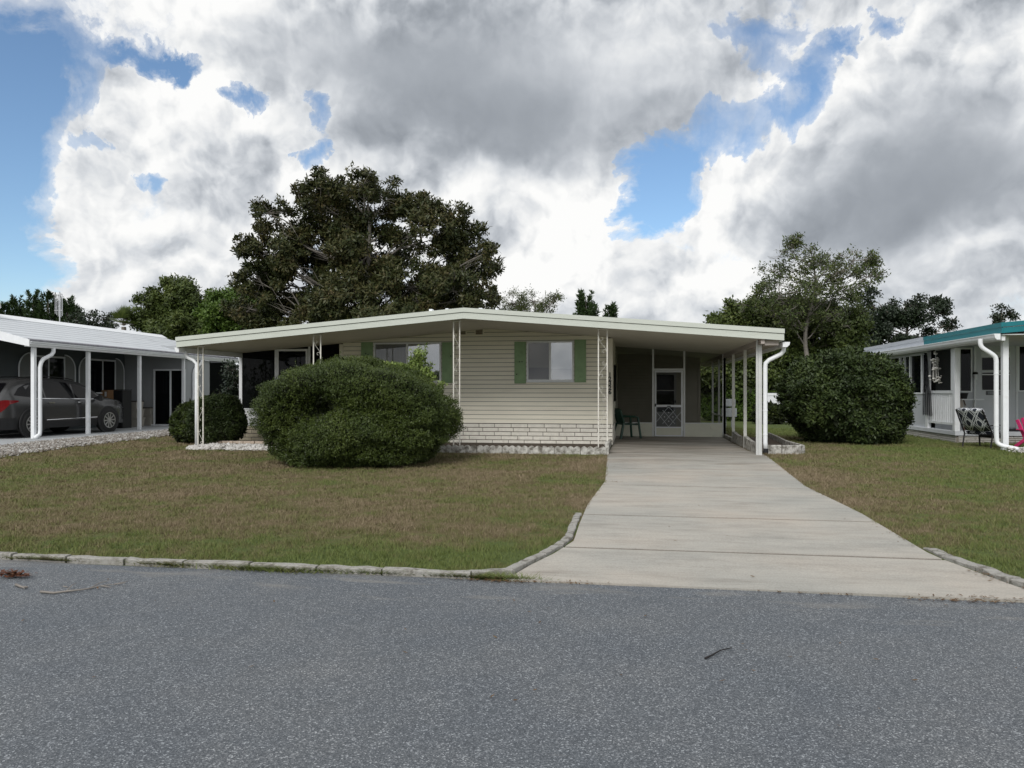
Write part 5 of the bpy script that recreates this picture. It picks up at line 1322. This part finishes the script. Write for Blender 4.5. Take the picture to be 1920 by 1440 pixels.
# pink garden chair cut by the frame
def pink_chair():
    x0, y0 = X_at(1951, 20.5), 20.5
    C = thing('garden_chair', 'bright pink plastic garden chair at the right edge of the photo', 'chair', (x0, y0, gz(x0,y0)+.02), R(15)); C.scale = (1,1,.84)
    pk = M('pink_plastic', (.72,.05,.20), .4, .06, 4)
    for i in range(5): MB().bar((-.24+.12*i,.22,.30),(-.28+.14*i,.42,.92-.05*abs(i-2)),.10,.02,up=(1,0,0)).build('back_slat', pk, C, local=True)
    for i in range(4): MB().box(-.28,.28,-.28+.13*i,-.17+.13*i,.34-.02*i,.36-.02*i).build('seat_slat', pk, C, local=True)
    for s in (-1,1):
        MB().box(s*.33-.05,s*.33+.05,-.34,.34,.52,.545).build('armrest', pk, C, local=True)
        MB().box(s*.31-.02,s*.31+.02,-.32,-.20,0,.52).build('leg', pk, C, local=True); MB().bar((s*.30,.45,0),(s*.30,.0,.34),.04,.09).build('leg', pk, C, local=True)
pink_chair()

# ================================================================ behind: fence, pedestal
p = wp(1452, 740, 33.5)
FN = thing('vinyl_fence', 'white vinyl fence panel beside the hedge at the back of the lot', 'fence', (p.x, p.y, G0))
zt_ = wp(1452, 737, 33.5).z-G0
MB().box(-.45,2.4,-.02,.02,.05,zt_-.12).build('panel', white2, FN, local=True); MB().box(-.45,2.4,-.04,.04,zt_-.115,zt_).build('rail', white2, FN, local=True)
for x in (-.40,1.0,2.3): MB().box(x-.06,x+.06,-.06,.06,0,zt_+.06).build('post', white2, FN, local=True)
p = wp(1366, 775, 29.5)
UP = thing('utility_pedestal', 'grey metal meter boxes on posts at the back corner of the carport', 'utility box', (p.x, p.y, G0))
gb = M('grey_metal_box', (.30,.32,.34), .5, .05, 4)
MB().box(-.15,.25,-.12,.12,.83,1.12).build('meter_box', gb, UP, local=True, bevel=.01); MB().box(-.28,.30,-.14,.10,.42,.76).build('lower_box', gb, UP, local=True, bevel=.01)
for x in (-.1,.12): MB().box(x-.02,x+.02,-.0,.05,0,.84).build('post', gb, UP, local=True)

# ================================================================ sticks on the road
def stick(name, label, cat, pts, r0, r1, mat, twigs=()):
    o = MB(); n = len(pts); o.tube(pts, [r0+(r1-r0)*i/(n-1) for i in range(n)], 6)
    T = o.build(name, mat, None, smooth=True); tag(T, label, cat)
    for tw in twigs: MB().tube(tw, [r0*.6, r0*.3, .002][:len(tw)], 5).build('side_twig', mat, T)
    return T
def rdp(px, py, z=.012): x, y = gp(px, py); return (x, y, z)
stick('twig', 'short black curved twig lying on the asphalt', 'twig', [rdp(1322,1238),rdp(1335,1232),rdp(1350,1225,.018),rdp(1372,1218)], .006, .003, M('black_twig', (.012,.010,.010), .7))
gw = M('weathered_wood', (.22,.20,.18), .9, .2, 10)
stick('fallen_branch', 'long grey fallen branch on the road below the kerb', 'branch', [rdp(76,1112),rdp(100,1114.5),rdp(128,1111),rdp(155,1110,.02),rdp(168,1106),rdp(190,1101),rdp(215,1098),rdp(240,1092)], .010, .002, gw,
      ([rdp(125,1111),rdp(135,1104,.03),rdp(143,1100,.03)], [rdp(119,1102),rdp(127,1103.5)], [rdp(170,1105),rdp(185,1098,.02),rdp(205,1095,.03)], [rdp(190,1101),rdp(208,1104)], [rdp(215,1098),rdp(235,1097,.02)]))
stick('wood_chip', 'small pale broken stick near the left end of the branch', 'stick', [rdp(30,1099),rdp(40,1103),rdp(52,1103.5)], .012, .006, gw, ([rdp(41,1103),rdp(46,1106)],))
x, y = gp(25, 1082)
pn = [(x+rng.normal(0,.07), y+rng.normal(0,.03), abs(rng.normal(0,.02))) for _ in range(130)]
o = litter('dead_frond', pn, .034, leafmat('red_brown_leaves', [(.06,.025,.015),(.13,.05,.028),(.09,.045,.025)], .8, .05, .2, 4), .02); tag(o, 'clump of reddish brown dead leaves on the road by the kerb', 'dead leaves')
# ================================================================ leaves, trees, shrubs
def unit(n):
    v = rng.normal(size=(n,3)); return v/np.linalg.norm(v, axis=1, keepdims=True)
def leaf_quads(P, d, nrm, Ls, Ws, fold=0.0):
    """rhombic leaves: base P, direction d, normal nrm"""
    s = np.cross(d, nrm); s /= np.linalg.norm(s, axis=1, keepdims=True)+1e-9
    n2 = np.cross(s, d)
    a = P; c = P+d*Ls[:,None]; m_ = P+d*(Ls*.45)[:,None]+n2*(Ws*fold)[:,None]
    b = m_+s*(Ws/2)[:,None]; e = m_-s*(Ws/2)[:,None]
    V = np.stack([a,b,c,e],1).reshape(-1,3)
    return V, np.arange(len(V)).reshape(-1,4)
def rosettes(C, per, L0, W0, out=None, droop=0.0, spread=.8, sig=.03, jit=.35):
    """a whorl of leaves at each twig tip C; out = outward direction of the twig"""
    n = len(C); k = n*per
    Cp = np.repeat(C, per, 0)+rng.normal(size=(k,3))*sig
    O = np.repeat(out, per, 0) if out is not None else unit(k)
    d = O*(1-spread)+unit(k)*spread; d[:,2] -= droop; d /= np.linalg.norm(d,axis=1,keepdims=True)
    nn = O+unit(k)*.7+np.array([0,0,.5]); 
    L_ = L0*rng.uniform(1-jit,1+jit,k); W_ = W0*rng.uniform(.7,1.3,k)
    return leaf_quads(Cp, d, nn, L_, W_)
def ell_points(c, r, n, shell=.5, zcut=-1):
    """points in an ellipsoid, denser towards the outside"""
    u = unit(n*2); u = u[u[:,2] > zcut][:n]
    q = (shell+(1-shell)*rng.random(len(u)))**.8
    return np.array(c)+u*q[:,None]*np.array(r), u
def px_lump(px, py, rx, ry, D, rd=None):
    c = wp(px, py, D); k = D/F
    return (tuple(c), (rx*k, (rd if rd is not None else (rx+ry)/2*k), ry*k))
def tree(name, label, cat, base, lumps, mat, leaf=(.14,.07), tw_per=1.0, per=8, bark=bark_m, r0=.25, fork=.35, group=None, shell=.45, sig=.10, spread=.8, droop=.1, twigs=26, bare=0, sub=5, clust=.33, trunks=1):
    base = Vector(base)
    T = thing(name, label, cat, base, 0, group)
    # limbs
    mb = MB(); top = np.mean([l[0] for l in lumps], 0); tips = []
    fk = base.lerp(Vector(top), fork)
    for tk in range(trunks):
        off = Vector((0,0,0)) if trunks == 1 else Vector(rng.normal(0,.5,3))*Vector((1,1,0)).length*.3
        off.z = 0
        tr_ = smoothpts(wig(base+off*.6, fk+off, 3, .018)); mb.tube(tr_, [r0*(1-.38*i/(len(tr_)-1)) for i in range(len(tr_))], 8)
    allC, allO = [], []
    # the leader climbs on through the crown; every limb leaves it at its own height
    ztop = max(l[0][2] for l in lumps); lead = smoothpts(wig(fk, Vector((top[0], top[1], ztop-.5)), 4, .028)); ld = len(lead)
    mb.tube(lead, [r0*.62*(1-.9*i/(ld-1))+.01 for i in range(ld)], 7)
    for c, r in lumps:
        c = Vector(c); hd = math.hypot(c.x-fk.x, c.y-fk.y)
        zq = c.z-.75*hd-.3*r[2]; at = min(lead, key=lambda p: abs(p.z-zq)+rng.uniform(0,.4)) if zq > fk.z else base.lerp(fk, max(.55, min(1, (zq-base.z)/max(.1, fk.z-base.z))))
        L_ = (c-at).length
        lm = smoothpts(wig(at, c, 4, .06, .06)); rr = r0*.34*min(1, .3+.12*max(r))
        mb.tube(lm, [rr*(1-.8*i/(len(lm)-1))+.008 for i in range(len(lm))], 6)
        vol = r[0]*r[1]*r[2]
        # sub clumps give the crown its ragged outline
        nsub = max(4, int(sub*(1+vol**.4)))
        sp_, su = ell_points(c, r, nsub, .45)
        for p, u in zip(sp_, su):
            rs = clust*np.array(r).mean()*rng.uniform(.7,1.3)
            st_ = lm[len(lm)//2] if rng.random() < .5 else lm[-1]
            bq = wig(st_, Vector(p), 3, .07); mb.tube(bq, [rr*.32+.004, rr*.24+.004, rr*.14+.003, .004], 4, cap=False)
            n = max(6, int(twigs*tw_per*rs**2/(.5**2)))
            tp, to = ell_points(p, (rs,rs,rs*.75), n, .35)
            allC.append(tp); allO.append(to*.6+u*.5+np.array([0,0,.25]))
            for q in range(0, len(tp), max(1, len(tp)//4)):
                mb.tube([Vector(p), Vector(p).lerp(Vector(tp[q]), .6)+Vector(rng.normal(0,.04,3)), Vector(tp[q])], [.012,.008,.003], 3, cap=False)
        for _ in range(bare):
            u = unit(1)[0]; u[2] = abs(u[2])*.8+.1
            e = Vector(c)+Vector(u*np.array(r)*rng.uniform(1.05,1.35))
            bq = wig(c, e, 4, .06); mb.tube(bq, [.018,.014,.010,.007,.003], 4, cap=False)
            for s in range(3):
                f_ = bq[2+s%2]; e2 = f_+(e-f_)*.6+Vector(rng.normal(0,.28*np.mean(r)*.6,3)); mb.tube([f_, f_.lerp(e2,.5)+Vector(rng.normal(0,.04,3)), e2], [.008,.006,.002], 3, cap=False)
    mb.build('trunk', bark, T)
    C = np.concatenate(allC); O = np.concatenate(allO); O /= np.linalg.norm(O,axis=1,keepdims=True)
    V, Fq = rosettes(C, per, leaf[0], leaf[1], O, droop, spread, sig)
    o = np_mesh('crown', V-np.array(base), Fq, mat, T)
    return T
mag_m = leafmat('magnolia_leaves', [(.018,.027,.010),(.034,.046,.015),(.053,.060,.019),(.074,.070,.025),(.11,.082,.036)], .5, .15, .3, .7)
barkmid_m = M('grey_bark', (.17,.155,.135), .9, .25, 5, bump=.6, bscale=15)
oak_m = leafmat('oak_leaves', [(.034,.052,.014),(.060,.088,.022),(.092,.124,.030),(.125,.150,.036)], .5, .25, .35, .6)
brt_m = leafmat('bright_leaves', [(.040,.075,.014),(.07,.125,.022),(.105,.17,.03),(.14,.20,.04)], .5, .3, .35, .6)
dark_leaf = leafmat('dark_leaves', [(.012,.020,.012),(.020,.034,.017),(.032,.048,.022)], .5, .15, .4, .8)
pine_m = leafmat('pine_needles', [(.020,.040,.014),(.035,.062,.020),(.05,.085,.026)], .5, .2, .3, .8)
airy_m = leafmat('airy_leaves', [(.036,.056,.018),(.060,.085,.025),(.09,.115,.034),(.13,.145,.045)], .5, .3, .35, .8)

def base_at(px, D, z=G0):
    p = wp(px, 740, D); return (p.x, p.y, gz(p.x, p.y))
# the big magnolia behind the roof
MD = 39
mag = [(640,400,80,62),(560,365,22,24),(720,375,60,45),(800,425,70,50),(870,460,50,48),(905,500,40,28),(920,470,24,18),(590,455,70,55),(500,400,50,26),(470,460,38,20),(515,480,60,45),
       (690,480,90,70),(560,540,80,55),(660,560,90,50),(770,540,90,60),(850,545,60,45),(900,560,40,30),(490,530,45,40),(470,580,60,30),(610,350,45,30),(680,345,35,24),(850,400,30,30),(780,380,30,22),(740,600,120,30),(850,590,70,30),(560,600,80,30)]
lum = [px_lump(a,b,c,d,MD+rng.uniform(-2,2)) for a,b,c,d in mag]
tree('magnolia_tree', 'large dark magnolia tree with spreading crown behind the cream house roof', 'tree', base_at(665, MD), lum, mag_m, leaf=(.22,.095), per=9, r0=.38, bark=barkmid_m, twigs=31, sub=7, clust=.355, spread=.75, sig=.07, bare=1, fork=.25)
# trees to its left
tree('green_oak_tree', 'rounded mid green tree behind the gap between left and middle houses', 'tree', base_at(330,52), [px_lump(*q,52) for q in ((330,565,55,40),(290,590,40,40),(370,575,40,42),(335,620,80,40),(395,610,45,40),(350,545,25,22))], oak_m, leaf=(.22,.12), per=9, twigs=36, sub=8, clust=.38)
tree('maple_tree', 'bright green leafy tree touching the left side of the magnolia', 'tree', base_at(425,47), [px_lump(*q,47) for q in ((425,575,42,36),(455,565,36,28),(410,600,40,40),(450,610,50,40),(480,600,35,30))], brt_m, leaf=(.2,.12), per=9, twigs=38, sub=8, clust=.38)
tree('dark_shrub_tree', 'loose dark tree with bare twigs beside the antenna above the left roof', 'tree', base_at(182,58), [px_lump(*q,58) for q in ((160,592,20,22),(185,600,24,18),(205,605,20,16),(170,615,30,16),(140,605,20,20))], dark_leaf, leaf=(.22,.11), per=7, twigs=18, sub=7, clust=.32, bare=2)
def pine(px, top, D, w, label, cat='tree', group='dark pines beyond the left roof'):
    b = Vector(base_at(px, D)); T = thing('pine_tree', label, cat, b, 0, group)
    zt = wp(px, top, D).z; hw = w/F*D
    MB().tube([b, (b.x+.1,b.y,zt*.5), (b.x,b.y,zt-.2)], [.18,.13,.03], 7).build('trunk', bark_m, T)
    n = int(230*(hw/1.0)); C, O = [], []
    for _ in range(n):
        t = rng.random()**.8; z = zt-.2-t*(zt*.62); rad = hw*(.25+.85*t**.6)*rng.uniform(.3,1)
        a = rng.uniform(0,2*math.pi); C.append((b.x+rad*math.cos(a), b.y+rad*math.sin(a), z+.25*rad)); O.append((math.cos(a)*.35, math.sin(a)*.35, .85))
    C, O = np.array(C), np.array(O)
    # candle shaped tufts
    k = 44; Ck = np.repeat(C,k,0); Ok = np.repeat(O,k,0); Ck = Ck+Ok*rng.uniform(-.1,.55,(len(Ck),1))
    d = Ok*.7+unit(len(Ck))*.6; d /= np.linalg.norm(d,axis=1,keepdims=True)
    V, Fq = leaf_quads(Ck, d, unit(len(Ck)), rng.uniform(.18,.34,len(Ck)), np.full(len(Ck),.07))
    np_mesh('crown', V-np.array(b), Fq, pine_m, T)
for px, top, D, w, lb in ((8,572,62,16,'dark pine at the far left edge above the white roof'),(32,560,64,16,'slim dark pine second from the left edge above the white roof'),(62,550,60,22,'tall dark pine left of the antenna above the white roof'),(90,554,60,24,'broad dark pine just left of the antenna'),(125,560,60,18,'dark pine just right of the antenna'),(142,570,62,14,'short dark pine right of the antenna by the bare twigged tree')):
    pine(px, top, D, w, lb)
pine(1098, 554, 46, 26, 'dark pine tip showing over the right slope of the cream roof', group=None)
pine(1145, 574, 48, 14, 'small pine tip right of the larger one over the cream roof', group=None)
# palm
def palm(px, top, D, label, r=1.25):
    b = Vector(base_at(px, D)); T = thing('fan_palm', label, 'palm', b)
    zt = wp(px, top, D).z
    MB().tube([b, (b.x+.1,b.y,zt*.6), (b.x,b.y,zt-.9)], [.2,.17,.15], 8).build('trunk', bark_m, T)
    Vs, n0 = [], 0; c = np.array((b.x,b.y,zt-.8)); stems = MB()
    P_, d_, n_, L_, W_ = [], [], [], [], []
    for i in range(26):
        u = unit(1)[0]; u[2] = abs(u[2])*1.5+.05; u /= np.linalg.norm(u); h = c+u*r*rng.uniform(.45,.7); stems.tube([c, (c+h)/2+np.array([0,0,.08]), h], [.02,.015,.01], 4, cap=False)
        side = np.cross(u, [0,0,1]); side /= np.linalg.norm(side)+1e-9; up = np.cross(side, u)
        for a in np.linspace(-1.5,1.5,19):
            d = u*math.cos(a)+side*math.sin(a)*.95+up*.15; P_.append(h); d_.append(d/np.linalg.norm(d)); n_.append(up); L_.append(rng.uniform(.5,.75)); W_.append(.06)
    V, Fq = leaf_quads(np.array(P_), np.array(d_), np.array(n_), np.array(L_), np.array(W_))
    stems.build('leaf_stalk', bark_m, T); np_mesh('crown', V-np.array(b), Fq, oak_m, T)
palm(232, 588, 50, 'fan palm with spiky fronds between the dark twigs and the green tree')
# middle and right
tree('feathery_tree', 'light feathery tree over the right end of the cream house ridge', 'tree', base_at(985,46), [px_lump(*q,46) for q in ((960,570,40,26),(1000,565,35,22),(1030,575,25,16),(980,590,60,20),(1045,558,12,8))], airy_m, leaf=(.13,.05), per=8, twigs=26, sub=8, bare=3, clust=.33)
RD = 35
rt_l = [(1490,485,40,36),(1450,510,28,24),(1530,520,50,40),(1600,490,40,26),(1625,520,30,26),(1580,540,45,34),(1500,545,50,34),(1460,560,40,30),(1560,490,30,20),(1490,450,16,12),(1635,490,16,12),(1440,545,26,20),(1480,590,60,36),(1560,590,60,40),(1420,575,40,24)]
tree('bare_topped_tree', 'tall airy tree with pale forked trunk and bare twigs right of the carport', 'tree', base_at(1512,RD), [px_lump(*q,RD+rng.uniform(-1,1)) for q in rt_l], airy_m, leaf=(.13,.065), per=8, twigs=20, sub=9, bare=6, bark=barkmid_m, r0=.17, fork=.40, clust=.31)
tree('understory_tree', 'dense dark green tree below the airy tree behind the right carport posts', 'tree', base_at(1440,37), [px_lump(*q,37+rng.uniform(-1,1)) for q in ((1400,590,45,26),(1440,585,50,30),(1490,600,60,40),(1560,620,60,50),(1590,650,40,50),(1530,680,60,40),(1470,660,60,50),(1420,640,50,40),(1375,600,30,16),(1450,700,70,40),(1560,700,60,40),(1400,690,60,40),(1345,598,16,8),(1340,690,60,50),(1290,710,50,40))], oak_m, leaf=(.18,.10), per=9, twigs=50, sub=9, clust=.40)
tree('live_oak_tree', 'dark green oak with lumpy top above the grey roof edge on the right', 'tree', base_at(1700,48), [px_lump(*q,48) for q in ((1640,595,40,34),(1690,590,34,30),(1715,572,16,18),(1750,580,28,26),(1765,565,14,14),(1690,625,80,30),(1620,620,40,36),(1780,608,18,10),(1625,560,22,22))], dark_leaf, leaf=(.19,.10), per=8, twigs=36, sub=8, clust=.33)
tree('small_oak_tree', 'small dark treetop peeking over the teal roof edge', 'tree', base_at(1878,52), [px_lump(*q,52) for q in ((1878,586,16,12),(1890,590,16,12),(1862,597,16,8))], dark_leaf, leaf=(.18,.09), per=8, twigs=34, sub=6)
# a far wood closes the horizon
wl = []
for x in np.arange(-75, 76, 3.4):
    y = 78+rng.uniform(-4,6); r = rng.uniform(2.4,3.4); wl.append(((x-8, y, rng.uniform(1.6,2.6)), (r*1.1, r, r*rng.uniform(.8,1.1))))
C = []
for c, r in wl:
    p, u = ell_points(c, r, 170, .6); C.append(p)
V, Fq = rosettes(np.concatenate(C), 5, .42, .24, None, 0, 1, .2)
o = np_mesh('far_wood', V, Fq, oak_m); tag(o, 'low band of far dark woods behind the houses', 'woods', kind='stuff')

# ---------------------------------------------------------------- clipped bushes
def bush(name, label, c, r, n, mat, leaf=(.05,.025), per=4, powr=2.4, dent=(), amp=.10, nscale=1.1, core=.86, sig=.015, base_w=.82, spread=.7, fine=.03, cat='bush', lean=0, shoots=60):
    T = thing(name, label, cat, c)
    def rad(u):
        q = Vector((u[0]*nscale+c[0], u[1]*nscale+c[1], u[2]*nscale*1.3))
        k = 1+amp*mnoise.noise(q*1.0)+amp*.55*mnoise.noise(q*2.7)+fine*mnoise.noise(q*7)
        k /= (abs(u[0])**powr+abs(u[1])**powr+abs(u[2])**powr)**(1/powr)
        for d, s, w_ in dent:
            k *= 1-s*math.exp(-((Vector(u)-Vector(d)).length/w_)**2)
        return k
    U = unit(n); K = np.array([rad(u) for u in U])
    zc = r[2]/1.0
    def place(U, K):
        P = U*K[:,None]*np.array(r); 
        P[:,2] += zc*.96
        low = np.clip(1-P[:,2]/(zc*.7), 0, 1); s = 1-(1-base_w)*low**1.5
        P[:,2] *= 1-lean*np.maximum(0,U[:,0])-.3*lean*np.maximum(0,-U[:,0])
        P[:,0] *= s; P[:,1] *= s
        P[:,2] = np.maximum(P[:,2], .02+.05*rng.random(len(P)))
        return P
    depth = 1-.16*rng.random(n)**2
    P = place(U, K*depth)
    O = U*.8+np.array([0,0,.45]); O /= np.linalg.norm(O,axis=1,keepdims=True)
    V, Fq = rosettes(P, per, leaf[0], leaf[1], O, -.05, spread, sig)
    np_mesh('foliage', V, Fq, mat, T)
    # stray shoots that have outgrown the clipping
    k = rng.choice(n, shoots); S0 = P[k]; so = O[k]*.7+unit(shoots)*.5+np.array([0,0,.35]); so /= np.linalg.norm(so,axis=1,keepdims=True)
    ln_ = rng.uniform(.04,.15,shoots)*(r[0]/1.9)**.5; CC = np.concatenate([S0+so*(ln_*t)[:,None] for t in (.25,.5,.75,1)]); OO = np.concatenate([so]*4)
    V2, F2 = rosettes(CC, 3, leaf[0], leaf[1], OO, 0, .6, .006); np_mesh('shoots', V2, F2, mat, T)
    # dense inside: larger leaves, coloured dark for the shade within
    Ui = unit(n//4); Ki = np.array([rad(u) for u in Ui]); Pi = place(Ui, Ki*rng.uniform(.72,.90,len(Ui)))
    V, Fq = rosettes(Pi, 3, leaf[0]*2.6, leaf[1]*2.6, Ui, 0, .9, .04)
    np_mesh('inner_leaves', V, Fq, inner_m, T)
    # added solid core, near black for the inner shade, blocks see-through
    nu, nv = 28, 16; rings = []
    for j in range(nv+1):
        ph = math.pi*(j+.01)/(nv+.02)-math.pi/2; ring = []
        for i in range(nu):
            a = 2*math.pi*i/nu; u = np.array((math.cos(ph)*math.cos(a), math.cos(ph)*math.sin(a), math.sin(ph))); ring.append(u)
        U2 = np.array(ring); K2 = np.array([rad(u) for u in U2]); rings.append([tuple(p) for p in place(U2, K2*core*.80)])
    MB().loft(rings).build('dark_core', core_m, T, local=True, smooth=True)
    return T
inner_m = leafmat('shade_dark_inner_leaves', [(.010,.014,.006),(.018,.024,.010),(.028,.032,.014)], .7, .1, .2, 2)
core_m = M('bush_core_shade', (.022,.020,.013), .95, .4, 14)
box_m = leafmat('boxwood_leaves', [(.028,.045,.011),(.048,.073,.015),(.075,.106,.021),(.115,.148,.033)], .45, .22, .35, 1.6)
hol_m = leafmat('holly_leaves', [(.020,.034,.012),(.034,.054,.017),(.054,.080,.023),(.09,.12,.034)], .5, .2, .3, 1.4)
# big round bush in the lawn
cB = wp(672, 870, 15.3); 
bush('round_bush', 'huge rounded clipped green bush on the lawn in front of the cream house', (cB.x, cB.y, gz(cB.x,cB.y)), (1.88, 1.55, 1.06), 62000, box_m, leaf=(.036,.017), per=4, powr=2.9, amp=.14, nscale=1.9, fine=.06, lean=.20, base_w=.97, shoots=420,
     dent=(((-.18,-.92,.18),.42,.26),((-.34,-.9,.04),.30,.18),((.42,-.85,.25),.14,.2),((.55,-.8,-.1),.16,.14),((.02,-.75,.6),.08,.15)))
# left bush by the porch, two heads
c1 = wp(408, 800, 19.9); bush('dark_bush', 'dark rounded bush between the left corner post and the screened porch', (c1.x, c1.y, gz(c1.x,c1.y)), (.66,.70,.68), 12000, hol_m, leaf=(.055,.028), per=4, amp=.12)
c1 = wp(362, 800, 20.6); bush('dark_bush', 'lower olive green bush left of the corner downspout', (c1.x, c1.y, gz(c1.x,c1.y)), (.50,.55,.55), 8000, box_m, leaf=(.055,.028), per=4, amp=.12)
# right bush
c2 = wp(1585, 800, 20.9); bush('large_bush', 'large dark glossy bush beside the porch of the teal trimmed house', (c2.x, c2.y, gz(c2.x,c2.y)), (1.56,1.5,1.27), 22000, hol_m, leaf=(.095,.05), per=4, amp=.22, nscale=1.8, fine=.08, base_w=.82, shoots=200, sig=.03, spread=.85)
# hedge at the back
p = wp(1395, 780, 36); bush('hedge', 'trimmed green hedge at the back of the lot behind the carport posts', (p.x, p.y, gz(p.x,p.y)), (2.0,.9,.72), 9000, brt_m, leaf=(.10,.06), per=4, powr=4, amp=.08, base_w=.95, cat='hedge')
p = wp(1442, 780, 32.6); bush('hedge_shrub', 'darker sprawling shrub in front of the white vinyl fence', (p.x, p.y, gz(p.x,p.y)), (.62,.5,.40), 4000, oak_m, leaf=(.10,.06), per=4, amp=.2, base_w=.95)
# upright light shrub behind the round bush
c3 = wp(782, 800, 17.3)
T = thing('young_shrub', 'light green upright shrub sticking up behind the round bush before the window', 'shrub', (c3.x, c3.y, G0))
zt = wp(782, 647, 17.3).z-G0
sm = MB(); C, O = [], []
for i in range(80):
    a = rng.uniform(0,2*math.pi); rr = abs(rng.normal(0,.42)); th = zt*(1-.20*(rr/.5)**1.2)*rng.uniform(.80,1.0) if i else zt
    e = Vector((rr*math.cos(a)*1.15, rr*math.sin(a), th)); b0 = Vector((rng.normal(0,.05), rng.normal(0,.05), 0)); pts = smoothpts(wig(b0, e, 3, .02), 1); sm.tube(pts, [.012-.010*j/(len(pts)-1) for j in range(len(pts))], 4, cap=False)
    for t in np.linspace(.45,1,26): 
        p = b0.lerp(e, t); C.append(tuple(p)); O.append((math.cos(a)*.5,math.sin(a)*.5,.8))
for i in range(1100):        # the low spread to the left
    u = unit(1)[0]; C.append((-.75+u[0]*.75, u[1]*.4, 1.86+u[2]*.18)); O.append((0,0,1))
sm.build('stem', bark_m, T, local=True)
V, Fq = rosettes(np.array(C), 7, .095, .036, np.array(O), .05, .75, .02); np_mesh('foliage', V, Fq, leafmat('young_leaves', [(.10,.15,.04),(.18,.25,.06),(.26,.34,.10),(.38,.44,.17)], .4, .3, .4, 2), T)
# low understorey joining the roof line behind the left bush
c4 = wp(440, 700, 22.2)
tree('climbing_shrub', 'dark leafy shrub at the left side of the screened porch', 'shrub', (c4.x, c4.y, gz(c4.x,c4.y)), [px_lump(440,720,14,22,22.2), px_lump(437,695,10,14,22.2), px_lump(440,750,16,30,22.2)], dark_leaf, leaf=(.10,.05), per=6, r0=.04, twigs=170, sub=8, clust=.5)
